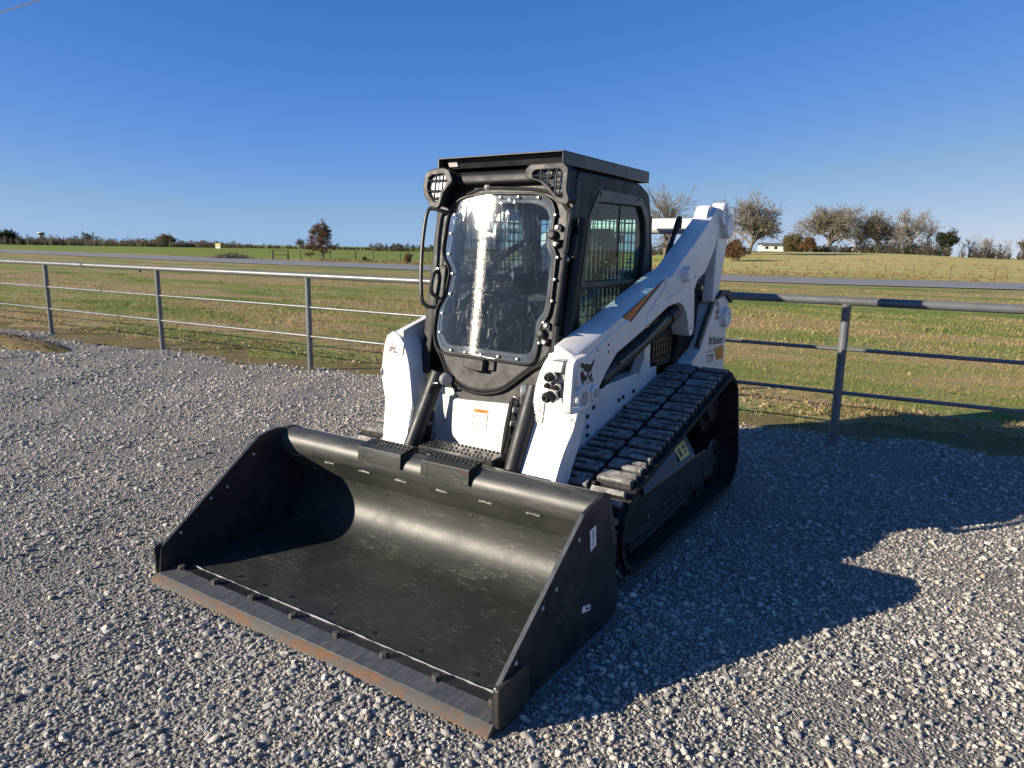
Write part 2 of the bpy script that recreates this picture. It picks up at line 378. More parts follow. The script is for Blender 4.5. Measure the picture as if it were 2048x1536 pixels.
def link(name, me, parent=None, bevel=0, seg=2):
    o = bpy.data.objects.new(name, me); COL.objects.link(o)
    if parent is not None:
        o.parent = parent; o.matrix_parent_inverse = wmat(parent).inverted()
    if bevel:
        b = o.modifiers.new('bevel', 'BEVEL'); b.width = bevel; b.segments = seg; b.limit_method = 'ANGLE'; b.angle_limit = R(40); b.harden_normals = False
    return o
WM = {}
def wmat(o): return WM.get(o.name, Matrix())
def build(name, mb, mat, parent=None, bevel=0, smooth=35, seg=2):
    return link(name, mb.mesh(name, mat, smooth), parent, bevel, seg)
def tag(o, label=None, cat=None, group=None, kind=None):
    for k, v in (('label', label), ('category', cat), ('group', group), ('kind', kind)):
        if v: o[k] = v
    return o
def thing(name, loc, label, cat, group=None):
    o = bpy.data.objects.new(name, None); COL.objects.link(o); o.location = loc; o.empty_display_size = .2
    WM[o.name] = Matrix.Translation(loc)
    return tag(o, label, cat, group)
def lab(o, t): o['label'] = t; return o

YZ = lambda x: Matrix(((0, 0, 1, x), (1, 0, 0, 0), (0, 1, 0, 0), (0, 0, 0, 1)))       # (u,v,w) -> y,z,x
XZ = lambda y: Matrix(((1, 0, 0, 0), (0, 0, -1, y), (0, 1, 0, 0), (0, 0, 0, 1)))      # (u,v,w) -> x,z,-y
XY = lambda z: Matrix.Translation((0, 0, z))
def DOOR(off=0.0):                                                                    # the leaning front of the cab
    return Matrix(((1, 0, 0, 0), (0, .176, -1, 1.355-.176*1.05-off), (0, 1, 0, 0), (0, 0, 0, 1)))
def flat(loops, thick, M, bevel=0.):
    """plate with holes: first loop outside, others holes; returns mesh data in world space"""
    cu = bpy.data.curves.new('c', 'CURVE'); cu.dimensions = '2D'; cu.fill_mode = 'BOTH'
    cu.extrude = thick/2; cu.bevel_depth = bevel; cu.bevel_resolution = 1
    for L in loops:
        sp = cu.splines.new('POLY'); sp.points.add(len(L)-1); sp.use_cyclic_u = True
        for p, q in zip(sp.points, L): p.co = (q[0], q[1], 0, 1)
    o = bpy.data.objects.new('c', cu); me = bpy.data.meshes.new_from_object(o)
    me.transform(M); bpy.data.objects.remove(o); bpy.data.curves.remove(cu)
    return me
def plate(name, loops, thick, M, mat, parent, bevel=0., smooth=35):
    me = flat(loops, thick, M, bevel); me.name = name; me.materials.clear(); me.materials.append(mat)
    if thick: fixn(me)
    if smooth: me.shade_smooth(); me.set_sharp_from_angle(angle=R(smooth))
    return link(name, me, parent)
def text(name, s, M, mat, parent, w=None, h=None, bold=0., shear=0.):
    """flat lettering fitted to the box (0,0)-(w,h) of the plane M"""
    cu = bpy.data.curves.new('t', 'FONT'); cu.body = s; cu.size = 1; cu.offset = bold; cu.shear = shear; cu.resolution_u = 3
    o = bpy.data.objects.new('t', cu); me = bpy.data.meshes.new_from_object(o)
    bpy.data.objects.remove(o); bpy.data.curves.remove(cu)
    co = np.array([v.co[:] for v in me.vertices]); lo, hi = co.min(0), co.max(0)
    sx = w/(hi[0]-lo[0]) if w else None; sy = h/(hi[1]-lo[1]) if h else None
    sx = sx or sy; sy = sy or sx
    me.transform(M @ Matrix.Diagonal((sx, sy, 1, 1)) @ Matrix.Translation((-lo[0], -lo[1], 0)))
    me.name = name; me.materials.clear(); me.materials.append(mat)
    return link(name, me, parent)
def rect(u0, u1, v0, v1): return [(u0, v0), (u1, v0), (u1, v1), (u0, v1)]
def strokes(lines, w):
    """thin ink lines as quads (list of 2D polylines)"""
    mb = MB()
    for L in lines:
        for (a, b) in zip(L[:-1], L[1:]):
            a, b = Vector((*a, 0)), Vector((*b, 0)); d = (b-a)
            if d.length < 1e-7: continue
            n = Vector((-d.y, d.x, 0)).normalized()*w/2; e = d.normalized()*w/2
            mb.add([a-n-e, b-n+e, b+n+e, a+n-e], [(0, 1, 2, 3)])
    return mb
def inked(name, lines, w, M, mat, parent):
    me = strokes(lines, w).mesh(name, mat, 0); me.transform(M); return link(name, me, parent)
# ------------------------------------------------------------------ the tracked loader (its parts in real-world metres, +y to its rear)
L = thing('tracked_loader', (0, 2.2, 0), 'white and black compact track loader with a wide black bucket, parked on gravel', 'track loader')

def mir(mb, s):
    if s < 0: mb.v = [(-x, y, z) for x, y, z in mb.v]
    return mb

# ---- chassis
mb = MB()
side = [(1.37, .50), (1.48, .504), (1.725, .50), (1.95, .546), (1.965, .575), (2.256, .62), (2.49, .663), (2.52, .709), (2.69, .798), (2.91, .821), (3.08, .824), (3.32, .800),
        (3.32, .83), (2.85, .895), (2.503, .891), (2.303, .885), (1.705, .873), (1.40, .83)]
for s in (1, -1):
    x0, x1 = sorted((s*.40, s*.50)); mb.prism(side, x0, x1)
mb.prism([(1.40, .18), (1.40, .79), (3.3, .79), (3.3, .25), (3.15, .18)], -.40, .40)
chassis = build('chassis', mb, MT['white'], L, .006)
# uprights beside the cab, behind the lift cylinders
for s in (1, -1):
    mb = MB(); mb.prism(rounded([(2.31, .86), (2.50, .86), (2.485, .965), (2.47, 1.30), (2.37, 1.30), (2.393, .974)], .02), .44, .512)
    mb.prism(rounded([(2.47, 1.10), (2.86, 1.12), (2.84, 1.36), (2.47, 1.33)], .03), .40, .47)
    build('upright', mir(mb, s), MT['white'], L, .004)
# bolt heads and holes on the chassis side
bm_bolt = MB(); bm_bolt.lathe((0, 0, 0), (1, 0, 0), [(-.004, .013), (.004, .013), (.007, .010), (.007, 0.004)], 8)
me_bolt = bm_bolt.mesh('chassis_bolt', MT['black'])
for (y, z) in ((1.637, .734), (1.642, .676), (1.64, .627), (1.708, .773), (2.104, .767), (2.048, .758), (2.134, .70), (2.26, .78), (2.481, .745), (2.254, .64), (2.159, .613), (1.95, .623)):
    o = link('chassis_bolt', me_bolt, chassis); o.location = (.503, y, z)
for (y, z, k) in ((1.60, .535, 2.6), (1.41, .545, 2.2), (1.55, .515, 1.6)):
    o = link('chassis_bolt', me_bolt, chassis); o.location = (.503, y, z); o.scale = (1.6, k, k)
# front face between the arms: a shaded recess and the bright bulged panel
mb = MB(); mb.prismy([(-.37, .30), (.37, .30), (.37, .80), (-.37, .80)], 1.375, 1.42)
build('front_wall', mb, MT['white'], L, .004)
fp = rounded([(p_[0], p_[1]) for p_ in [(-0.1673,0.7969),(0.2525,0.8194),(0.2599,0.4935),(-0.0909,0.4435),(-0.1235,0.5527),(-0.1811,0.6023)]], [.014, .0, .0, .0, .05, .05])
front = plate('front_panel', [fp], .10, XZ(1.352), MT['white'], L, .008)
mb = MB(); mb.prismy([(-.36, .80), (-.05, .80), (-.25, .84), (-.36, .84)], 1.39, 1.44); build('front_ledge', mb, MT['white'], L, .003)
# warning label on the front panel
Mw = XZ(1.2935)
wl = plate('warning_label', [[(-0.0224,0.7688),(0.0689,0.7703),(0.0569,0.6669),(-0.0387,0.6665)]], .0006, Mw, MT['decal'], front)
plate('label_header', [[(-0.0217,0.7691),(0.0696,0.7705),(0.0679,0.752),(-0.025,0.7502)]], .0006, XZ(1.2925), MT['orangelight'], front)
WQ = [(-0.0213,0.7693),(0.07,0.7707),(0.058,0.6674),(-0.0376,0.6669)]
qq_ = lambda u, v: tuple((WQ[0][i]*(1-u)+WQ[1][i]*u)*(1-v)+(WQ[3][i]*(1-u)+WQ[2][i]*u)*v for i in (0, 1))
text('label_heading', 'WARNING', XZ(1.2918) @ Matrix.Translation((*qq_(.22, .15), 0)), MT['ink'], front, .058, .011)
inked('label_border', [WQ+[WQ[0]]], .0032, XZ(1.2920), MT['inkgrey'], front)
ll = [[(0, .42), (1, .42)], [(.5, .19), (.48, .42)], [(.14, .24), (.26, .22), (.34, .30), (.24, .38), (.16, .34)], [(.62, .26), (.72, .24), (.78, .33)], [(.86, .26), (.9, .36)]]+[[(.10, .50+.072*k), (.88-.1*(k % 3), .50+.072*k)] for k in range(6)]
inked('label_lines', [[qq_(*p) for p in l] for l in ll], .0032, XZ(1.2920), MT['inkgrey'], front)
mb = MB(); mb.lathe((-.14, 1.295, .535), (0, -1, 0), [(0, .010), (.002, .004)], 8); build('rust_stain', mb, MT['olive'], front)

# ---- rear body: engine bay, tailgate cheeks with lettering
mb = MB(); mb.prism([(2.62, .82), (3.70, .80), (3.70, 1.27), (3.45, 1.34), (2.62, 1.36)], -.50, .50)
mb.prism(rounded([(2.70, 1.34), (3.05, 1.36), (3.05, 1.47), (2.74, 1.50)], .04), -.46, .46)
mb.prism(rounded([(2.93, 1.30), (2.975, 1.44), (3.10, 1.49), (3.25, 1.50), (3.40, 1.44), (3.50, 1.43), (3.50, 1.30)], .02), -.49, .49)
engine = build('engine_cover', mb, MT['plastic'], L, .02)
for s in (1, -1):
    mb = MB()
    for k in range(7): mb.box(.485, .507, 2.54+.048*k, 2.56+.048*k, .93, 1.06)
    for z in (.93, .97, 1.015, 1.06): mb.box(.488, .503, 2.53, 2.86, z-.006, z+.006)
    build('side_vent', mir(mb, s), MT['black'], engine)
    mb = MB()
    for k in range(6): mb.tube([(.50, 2.86+.05*k, 1.44-.02*k), (.545, 2.93+.05*k, 1.30), (.53, 2.95+.05*k, 1.08), (.50, 2.90+.06*k, .88)], .022, 7, smooth=5)
    build('hydraulic_hose', mir(mb, s), MT['rubber'], engine)
    cheek = catmull([(3.488, 1.318), (3.42, 1.265), (3.267, 1.10)], 4)+[Vector((3.144, .955)), Vector((2.985, .893)), Vector((2.975, .868)), Vector((3.10, .80)), Vector((3.17, .75)), Vector((3.25, .70)), Vector((3.40, .655)), Vector((3.752, .655)), Vector((3.745, 1.05)), Vector((3.765, 1.285)), Vector((3.62, 1.335))]
    mb = MB(); mb.loft([[(x, p[0], p[1]) for p in cheek] for x in (.50, .60)] + [[(.62, 3.42+(p[0]-3.42)*.975, 1.0+(p[1]-1.0)*.975) for p in cheek]])
    ck = build('tailgate_cheek', mir(mb, s), MT['white'], L, 0)
    mb = MB(); mb.tube([(.605, 3.46, 1.325), (.60, 3.38, 1.24), (.60, 3.26, 1.12), (.60, 3.14, .97)], .020, 8, smooth=4); build('cheek_edge', mir(mb, s), MT['olive'], L)
    mb = MB(); mb.prism(rounded([(3.40, 1.30), (3.52, 1.36), (3.70, 1.36), (3.80, 1.31), (3.80, 1.25), (3.63, 1.33), (3.52, 1.318)], .02), .45, .64); build('cheek_cap', mir(mb, s), MT['plastic'], L, .006)
    mb = MB(); mb.lathe((.60, 3.675, 1.155), (1, 0, 0), [(0, .078), (.045, .078), (.055, .068), (.055, .04), (.049, .036), (.049, .01)], 20); build('rear_roller', mir(mb, s), MT['white'], L)
    if s > 0: cheek_r = ck
mb = MB(); mb.prismy(rounded([(-.50, .45), (.50, .45), (.52, 1.30), (-.52, 1.30)], .06), 3.66, 3.78); build('tailgate', mb, MT['white'], L, .02)
# lettering on the right tailgate cheek
yz = lambda y, z, x=.6222, sh=0.: Matrix(((0, 0, 1, x), (1, 0, 0, y), (sh, 1, 0, z), (0, 0, 0, 1)))
text('lettering', 'Bobcat', yz(3.440, .962, sh=-.03), MT['ink'], cheek_r, .235, .058, .012)
text('model_number', 'T770', yz(3.300, .838, sh=-.02), MT['ink'], cheek_r, .165, .060, .0, .1)
plate('orange_block', [[(3.462,0.9359),(3.6862,0.9358),(3.7117,0.8304),(3.5461,0.8344)]], .0005, YZ(.6222), MT['orangelight'], cheek_r)
inked('pinstripe', [[(3.285, .921), (3.492, .926)]], .010, YZ(.6222), MT['inkgrey'], cheek_r)
text('two_speed_mark', '2', yz(3.448, 1.150, sh=0), MT['olive'], cheek_r, .075, .135, .02)
text('speed_word', 'SPEED', yz(3.435, 1.195, .6226), MT['ink'], cheek_r, .10, .024)

# cat's-head emblem, drawn as strips in the plane of the arm
LOGO = [[(1.2982,1.1093),(1.3168,1.0905),(1.341,1.0776),(1.3613,1.0768),(1.3885,1.0729),(1.4122,1.0636),(1.4322,1.0738),(1.4609,1.0963),(1.4492,1.0696),(1.4302,1.0461),(1.4248,1.0315),(1.3986,1.0299),(1.37,1.0353),(1.3359,1.0484),(1.3439,1.0543),(1.3137,1.0622)],[(1.3223,1.0469),(1.3342,1.0426),(1.3485,1.0234),(1.3653,1.0135),(1.3783,1.0125),(1.3776,0.9941),(1.3642,0.9867),(1.3474,0.9967),(1.3155,0.9988),(1.2916,1.0107),(1.2964,1.0293),(1.3104,1.0373)],[(1.3843,1.0319),(1.3986,1.0299),(1.3967,1.0129),(1.3833,1.0047),(1.3803,1.0152)],[(1.4314,1.0311),(1.4361,1.0024),(1.4231,0.9991),(1.4131,0.9872),(1.3974,0.992),(1.3994,1.0075),(1.4167,1.0102),(1.4256,1.0217)],[(1.3538,0.9554),(1.3695,0.9611),(1.3878,0.9492),(1.3778,0.939),(1.3592,0.9419)]]
LOGOW = [[(1.3451,0.9985),(1.3251,0.9964),(1.31,0.9886)],[(1.3455,0.993),(1.3209,0.9835),(1.303,0.9697)],[(1.3481,0.987),(1.3294,0.9747),(1.3183,0.9614)],[(1.42,0.9964),(1.4392,0.9917),(1.4522,0.9831)],[(1.4183,0.9906),(1.4354,0.984),(1.4498,0.9721)],[(1.4165,0.9857),(1.4293,0.9777),(1.4391,0.967)],[(1.3771,0.9803),(1.3741,0.9706)],[(1.3987,0.9822),(1.394,0.9727)]]
def emblem(parent, M, name='emblem'):
    mb = MB()
    for P in LOGO: mb.add([(p[0], p[1], 0) for p in P], [tuple(range(len(P)))])
    o = strokes(LOGOW, .0045); mb.add(o.v, o.f)
    me = bpy.data.meshes.new(name); me.from_pydata(mb.v, [], mb.f); me.materials.append(MT['ink'])
    b = bmesh.new(); b.from_mesh(me); bmesh.ops.triangulate(b, faces=b.faces[:]); b.to_mesh(me); b.free()
    me.transform(M); return link(name, me, parent)
cx_, cz_ = 1.375, 1.02
emblem(cheek_r, YZ(.6224) @ Matrix.Translation((3.375, .992, 0)) @ Matrix.Diagonal((.60, .50, 1, 1)) @ Matrix.Translation((-cx_, -cz_, 0)))

# ---- lift arms
UP = [(1.25, 1.135), (1.35, 1.165), (1.50, 1.205), (1.777, 1.287), (2.05, 1.372), (2.37, 1.47), (2.526, 1.502), (2.60, 1.553), (2.70, 1.610), (2.867, 1.690), (3.0, 1.766), (3.13, 1.838), (3.325, 1.955)]
LO = [(3.40, 1.955), (3.40, 1.86), (3.372, 1.774), (3.328, 1.682), (3.22, 1.572), (3.134, 1.503), (2.99, 1.457), (2.938, 1.393), (2.955, 1.29), (2.970, 1.193), (2.973, 1.123), (2.958, 1.088), (2.921, 1.076), (2.882, 1.098), (2.856, 1.167), (2.811, 1.244), (2.738, 1.298), (2.646, 1.323), (2.463, 1.304), (2.146, 1.206), (1.848, 1.123), (1.733, 1.094), (1.60, 1.00), (1.50, .905), (1.42, .852), (1.33, .835), (1.25, .84)]
def up_in(p): return (p[0]+.0, p[1]+(.034 if p[0] < 2.6 else .020))
LEGZ = [.30, .44, .54, .60, .66, .72, .78, .84, .90, .96, 1.02, 1.07, 1.11, 1.135, 1.150, 1.16]
LEGI = {1: [.368, .367, .367, .368, .369, .371, .374, .379, .388, .400, .418, .440, .465, .490, .515, .54], -1: [.350, .362, .382, .395, .404, .410, .415, .420, .426, .434, .446, .465, .485, .505, .530, .55]}
LEGO = {1: [.598, .600, .604, .609, .617, .630, .646, .658, .664, .664, .656, .644, .632, .620, .600, .57], -1: [.545, .560, .580, .596, .612, .630, .648, .660, .666, .663, .654, .642, .630, .618, .598, .57]}
arms = {}
for s in (1, -1):
    mb = MB()
    outer = UP+LO; inner = [up_in(p) for p in UP]+LO
    mb.loft([[(.50, *p) for p in inner], [(.53, *p) for p in inner], [(.612, p[0], p[1]) for p in outer], [(.62, p[0], p[1]-.006 if i < len(UP) else p[1]+.0) for i, p in enumerate(outer)]])
    if s < 0: mb = mir(mb, -1)
    # the lower leg: a shaped front plate that leans forward towards the bucket, built row by row
    rows = []
    for z_ in [.30+.86*i/34 for i in range(35)]:
        xi, xo = np.interp(z_, LEGZ, LEGI[s]), np.interp(z_, LEGZ, LEGO[s])
        yf = 1.232-.125*max(0, min(1.4, (.755-z_)/.30)); e = min(.010, (xo-xi)*.2); lx = min(xo, .616)
        rows.append([(s*x_, y_, z_) for x_, y_ in ((xi+e, yf), (xo-e, yf), (xo, yf+.014), (lx, yf+.075), (lx, yf+.14), (xi, yf+.14), (xi, yf+.012))])
    mb.loft(rows)
    me = mb.mesh('lift_arm', MT['white'], 40)
    a = arms[s] = link('lift_arm', me, L)
A = arms[1]
lab(arms[-1], 'white lift arm on the far side with a framed sticker on its front plate')
lab(A, 'white lift arm on the near side with the quick coupler block and the cat emblem')
for s in (1, -1):
    a = arms[s]
    mb = MB()
    mb.lathe((.58, 1.262, .918), (1, 0, 0), [(0, .070), (.082, .069), (.090, .062), (.090, .040)] if s > 0 else [(0, .03), (.05, .03), (.055, .02)], 24); b1 = build('pivot_boss', mir(mb, s), MT['white'], a)
    mb = MB(); mb.lathe((.664 if s > 0 else .65, 1.262, .918), (1, 0, 0), [(0, .040), (.009, .038), (.009, .0)], 20); build('pin', mir(mb, s), MT['ring'], a)
    mb = MB(); mb.lathe((.56, 1.455, .913), (1, 0, 0), [(0, .044), (.075, .044), (.080, .038), (.080, .0)], 20); build('link_boss', mir(mb, s), MT['white'], a)
    mb = MB(); mb.lathe((.632, 1.455, .913), (1, 0, 0), [(0, .028), (.012, .026), (.012, 0)], 16); build('pin', mir(mb, s), MT['ring'], a)
    # rear pivots and the upright rear link
    mb = MB(); mb.lathe((.56, 3.45, 1.915), (1, 0, 0), [(0, .085), (.075, .085), (.085, .078), (.085, .045), (.075, .04), (.075, 0)], 22)
    mb.lathe((.50, 3.28, 1.87), (1, 0, 0), [(0, .10), (.09, .10), (.09, 0)], 20)
    build('upper_boss', mir(mb, s), MT['white'], a)
    mb = MB(); mb.lathe((.56, 3.555, 1.83), (1, 0, 0), [(0, .088), (.085, .088), (.096, .08), (.096, .06)], 24); build('link_pivot', mir(mb, s), MT['white'], a)
    mb = MB(); mb.lathe((.645, 3.555, 1.83), (1, 0, 0), [(0, .068), (.008, .066), (.008, 0)], 20); build('pin', mir(mb, s), MT['ring'], a)
    mb = MB(); mb.prism(rounded([(3.385, 1.77), (3.41, 1.96), (3.50, 2.0), (3.63, 1.88), (3.625, 1.72), (3.52, 1.40), (3.50, 1.28), (3.38, 1.28), (3.377, 1.445)], .03), .53, .615)
    build('rear_link', mir(mb, s), MT['white'], L, .006)
    mb = MB(); mb.prism([(3.134, 1.50), (3.25, 1.59), (3.345, 1.70), (3.385, 1.77), (3.378, 1.445), (3.37, 1.40), (3.20, 1.42)], .50, .545); build('inner_link', mir(mb, s), MT['darkgrey'], L)
    mb = MB(); mb.lathe((.62, 2.73, 1.50), (1, 0, 0), [(-.01, .052), (.035, .050), (.042, .044), (.042, 0)], 18); build('grommet', mir(mb, s), MT['white'], a)
    # weld beads that follow the arm's stiffener
    for pts in ([(1.35, 1.10), (1.70, 1.215), (1.86, 1.262)], [(2.40, 1.565-.07), (2.38, 1.42), (2.22, 1.33), (2.13, 1.25), (2.12, 1.22), (2.15, 1.205)], [(2.70, 1.54), (2.745, 1.50), (2.70, 1.42), (2.55, 1.375), (2.42, 1.35)]):
        mb = MB(); mb.tube([(.620, *p) for p in pts], .007, 6, smooth=5); build('weld_seam', mir(mb, s), MT['white'], a)
    for (y, z) in ((1.49, 1.134), (1.62, 1.147), (1.624, 1.108), (2.93, 1.13), (2.945, 1.475)):
        mb = MB(); mb.lathe((.6195, y, z), (1, 0, 0), [(0, .009), (.0025, .008), (.0025, 0)], 8); build('plug', mir(mb, s), MT['black'], a)
# orange dart and emblem on the near arm
tri = [(1.7709,1.2844),(1.899,1.2488),(2.3745,1.4695),(2.3577,1.4714)]
plate('dart_border', [tri], .0005, YZ(.6212), MT['ink'], A)
c0 = sum(p[0] for p in tri)/4; c1 = sum(p[1] for p in tri)/4
plate('orange_dart', [[(1.8027,1.2822),(1.8861,1.2596),(2.2115,1.4221),(2.153,1.4009)]], .0005, YZ(.6218), MT['orange'], A)
emblem(A, YZ(.6225))
# slot low on the arm
plate('slot', [[(1.2737,0.8339),(1.2636,0.828),(1.1986,0.7969),(1.1938,0.7927),(1.2082,0.8052),(1.2479,0.8284)]], .001, YZ(.6205), MT['ink'], A)
# far arm sticker (framed, with red mark and smudged lines of print)
SL = [(-0.6042,1.1024),(-0.4771,1.1046),(-0.4896,1.0311),(-0.6175,1.0307)]
plate('sticker', [SL], .0006, XZ(1.2285), MT['decal'], arms[-1])
inked('sticker_border', [SL+[SL[0]]], .0036, XZ(1.2275), MT['inkgrey'], arms[-1])
for l_ in ([(-.572, 1.086), (-.562, 1.090), (-.560, 1.074)], [(-.598, 1.048), (-.588, 1.044), (-.580, 1.050)]): inked('sticker_red_mark', [l_], .0050, XZ(1.2275), MT['red'], arms[-1])
inked('sticker_print', [[(-.583, 1.071), (-.535, 1.071)], [(-.586, 1.064), (-.575, 1.066), (-.548, 1.063)], [(-.588, 1.058), (-.540, 1.060), (-.538, 1.052)], [(-.590, 1.051), (-.582, 1.052)], [(-.574, 1.050), (-.570, 1.055)], [(-.560, 1.050), (-.552, 1.046), (-.543, 1.048)], [(-.566, 1.041), (-.52, 1.041)]], .0046, XZ(1.2275), MT['ink'], arms[-1])
# near arm labels
S1 = [(0.3797,0.8783),(0.4633,0.8763),(0.4563,0.8128),(0.3723,0.814)]; S2 = [(0.371,0.8045),(0.4551,0.8035),(0.4516,0.7728),(0.3658,0.7733)]
plate('symbol_label', [S1], .0006, XZ(1.2285), MT['decal'], A); plate('flow_label', [S2], .0006, XZ(1.2285), MT['decal'], A)
q = lambda P, u, v: tuple((P[0][i]*(1-u)+P[1][i]*u)*(1-v)+(P[3][i]*(1-u)+P[2][i]*u)*v for i in (0, 1))
inked('label_frame', [S1+[S1[0]], S2+[S2[0]], [q(S1, 0, .36), q(S1, 1, .36)]], .0032, XZ(1.2275), MT['inkgrey'], A)
sym = [[(.2, .12), (.3, .08), (.34, .2), (.28, .28), (.2, .26), (.18, .16)], [(.55, .08), (.56, .28), (.7, .28), (.85, .3), (.86, .10)]]
sym += [[(.15+.12*k, r), (.2+.12*k, r+.04), (.22+.12*k, r)] for r in (.52, .8) for k in range(4)] + [[(.74+.09*math.cos(a), .65+.13*math.sin(a)) for a in [i*math.pi/6 for i in range(13)]], [(.74, .6), (.74, .72)]]
inked('label_symbols', [[q(S1, *p) for p in l] for l in sym], .0030, XZ(1.2275), MT['inkgrey'], A)
text('label_text', 'High Flow', XZ(1.2275) @ Matrix.Translation((.380, .7885, 0)), MT['ink'], A, .062, .0100, .01)
text('label_text', 'Hydraulics', XZ(1.2275) @ Matrix.Translation((.374, .7755, 0)), MT['ink'], A, .070, .0105, .01)
# quick coupler block and its guard
mb = MB(); mb.box(.535, .625, 1.15, 1.24, .93, 1.09)
mb.prism([(1.12, 1.06), (1.24, 1.06), (1.24, 1.115), (1.145, 1.115)], .545, .615)
blk = build('coupler_block', mb, MT['alu'], A, .006)
for (x, z, r, ln) in ((.560, 1.040, .022, .045), (.545, .995, .014, .03), (.595, .990, .014, .03), (.565, .945, .026, .062)):
    mb = MB(); mb.lathe((x, 1.145, z), (-.18, -1, -.10), [(-.01, r*1.25), (.018, r*1.25), (.018, r), (ln, r), (ln, r*.78), (ln+.012, r*.72), (ln+.012, r*.35), (ln, r*.3)], 16); build('coupler', mb, MT['plastic'], A)
    mb = MB(); mb.lathe((x, 1.145, z), (-.18, -1, -.10), [(.008, r*1.45), (.022, r*1.45), (.022, r)], 6); build('coupler_nut', mb, MT['bolt'], A)
hoop_o = rounded([(1.25, 1.135), (1.12, 1.125), (1.10, .872), (1.25, .868)], [.0, .05, .03, 0]); hoop_i = rounded([(1.25, 1.115), (1.138, 1.105), (1.118, .888), (1.25, .884)], [0, .04, .02, 0])
plate('coupler_guard', [hoop_o+hoop_i[::-1]], .030, YZ(.662), MT['white'], A, .006)
mb = MB(); mb.tube([(.650, 1.13, 1.105), (.648, 1.113, 1.02), (.643, 1.107, .89)], .009, 8); build('guard_lip', mb, MT['white'], A)
# cross tube between the arms behind the cab
mb = MB(); mb.cyl((-.56, 3.34, [(0.2668,1.8279)][0][1]), (.56, 3.34, [(0.2668,1.8279)][0][1]), .058, 28); build('cross_tube', mb, MT['white'], L)
mb = MB()
for k in range(3): mb.tube([(.47-.012*k, 2.98+.02*k, 1.80), (.475-.012*k, 2.97+.02*k, 1.865-.01*k), (.48, 2.92+.02*k, 1.84), (.485, 2.84, 1.74), (.485, 2.74, 1.60)], .017, 8, smooth=4)
build('arm_hose', mb, MT['rubber'], L)
# lift cylinders (barrel, rod) under the arms
for s in (1, -1):
    mb = MB(); mb.cyl((.555, 1.50, .915), (.565, 1.74, .985), .022, 12); b = build('cylinder_rod', mir(mb, s), MT['steel'], L)
    mb = MB(); mb.cyl((.560, 1.62, .945), (.555, 2.62, 1.222), .052, 20); mb.cyl((.555, 2.60, 1.216), (.555, 2.72, 1.25), .06, 16); cyl_ = build('lift_cylinder', mir(mb, s), MT['cyl'], L, .004)
    mb = MB(); mb.tube([(.60, 1.80, 1.02), (.61, 2.10, 1.10), (.60, 2.50, 1.225)], .014, 7); mb.box(.54, .60, 1.80, 1.86, .99, 1.03); build('cylinder_line', mir(mb, s), MT['olive'], L)
    mb = MB(); mb.prism(rounded([(1.58, .90), (2.50, .90), (2.62, 1.18), (1.95, 1.10), (1.62, .94)], .01), .36, .40); build('inner_panel', mir(mb, s), MT['plastic'], L)
# tilt cylinders in front, their pins, hose loops and fittings
TOPC, BOTC = [(-0.271,0.9475),(0.3705,0.9437)], [(-0.3631,0.4766),(0.3361,0.4884)]
for (x0, z0_), (x1, z1_) in zip(TOPC, BOTC):
    mb = MB(); mb.cyl((x0, 1.29, z0_), (x1, 1.12, z1_), .046, 24); mb.cyl((x1, 1.14, z1_+.05), (x1+(x1-x0)*.3, 1.07, z1_-.14), .024, 12)
    build('tilt_cylinder', mb, MT['cyl'], L, .004)
    s = 1 if x0 < 0 else -1
    mb = MB(); mb.lathe((x0+s*.035, 1.29, z0_-.035), (s*1, -.55, 0), [(0, .036), (.040, .036), (.046, .030), (.046, .020), (.042, .018), (.042, 0)], 20); build('cylinder_pin', mb, MT['ring'], L)
for s, path in ((-1, [(-0.2099,1.21,0.9001),(-0.2493,1.21,0.8926),(-0.2784,1.21,0.8405),(-0.338,1.21,0.7021),(-0.3763,1.21,0.608),(-0.3615,1.21,0.5807),(-0.3393,1.21,0.5427),(-0.3546,1.21,0.5134),(-0.3699,1.21,0.4839)]), (1, [(0.3213,1.21,0.8816),(0.2966,1.21,0.8889),(0.2815,1.21,0.8711),(0.2648,1.21,0.7754),(0.2389,1.21,0.6495),(0.2271,1.21,0.601),(0.212,1.21,0.5488),(0.1969,1.21,0.4905)])):
    mb = MB(); mb.tube(path, .0085, 8, smooth=4); build('hose_guard', mb, MT['black'], L)
    e = Vector(path[-1]); mb = MB(); mb.cyl(e+Vector((-.035, -.01, -.01)), e+Vector((.035, .01, -.012)), .012, 10); mb.cyl(e, e+Vector((.004, 0, .04)), .010, 6); build('guard_foot', mb, MT['bolt'], L)
for s, path in ((-1, [(-0.2795,1.26,0.87),(-0.287,1.26,0.8169),(-0.3057,1.26,0.7415),(-0.3172,1.26,0.6662),(-0.3288,1.26,0.5753),(-0.3445,1.26,0.4676)]), (1, [(0.2711,1.26,0.8613),(0.2598,1.26,0.8004),(0.2454,1.26,0.7357),(0.234,1.26,0.6709),(0.2256,1.26,0.6087),(0.2085,1.26,0.494)])):
    mb = MB(); mb.tube(path, .020, 9, smooth=3); mb.tube([(p[0]-.035, p[1]+.02, p[2]-.02) for p in path], .018, 9, smooth=3); build('front_hose', mb, MT['rubber'], L)
    for k, (i, u) in enumerate(((0, .2), (0, .8), (1, .45), (1, .95), (3, .1))):
        p = Vector(path[i]).lerp(Vector(path[i+1]), u); d = (Vector(path[i+1])-Vector(path[i])).normalized()
        mb = MB(); mb.cyl(p+Vector((.002+.01*(k % 2), -.012, 0))-d*.012, p+Vector((.002+.01*(k % 2), -.012, 0))+d*.012, .021, 6); build('hose_fitting', mb, MT['steel'] if k % 2 == 0 else MT['bolt'], L)
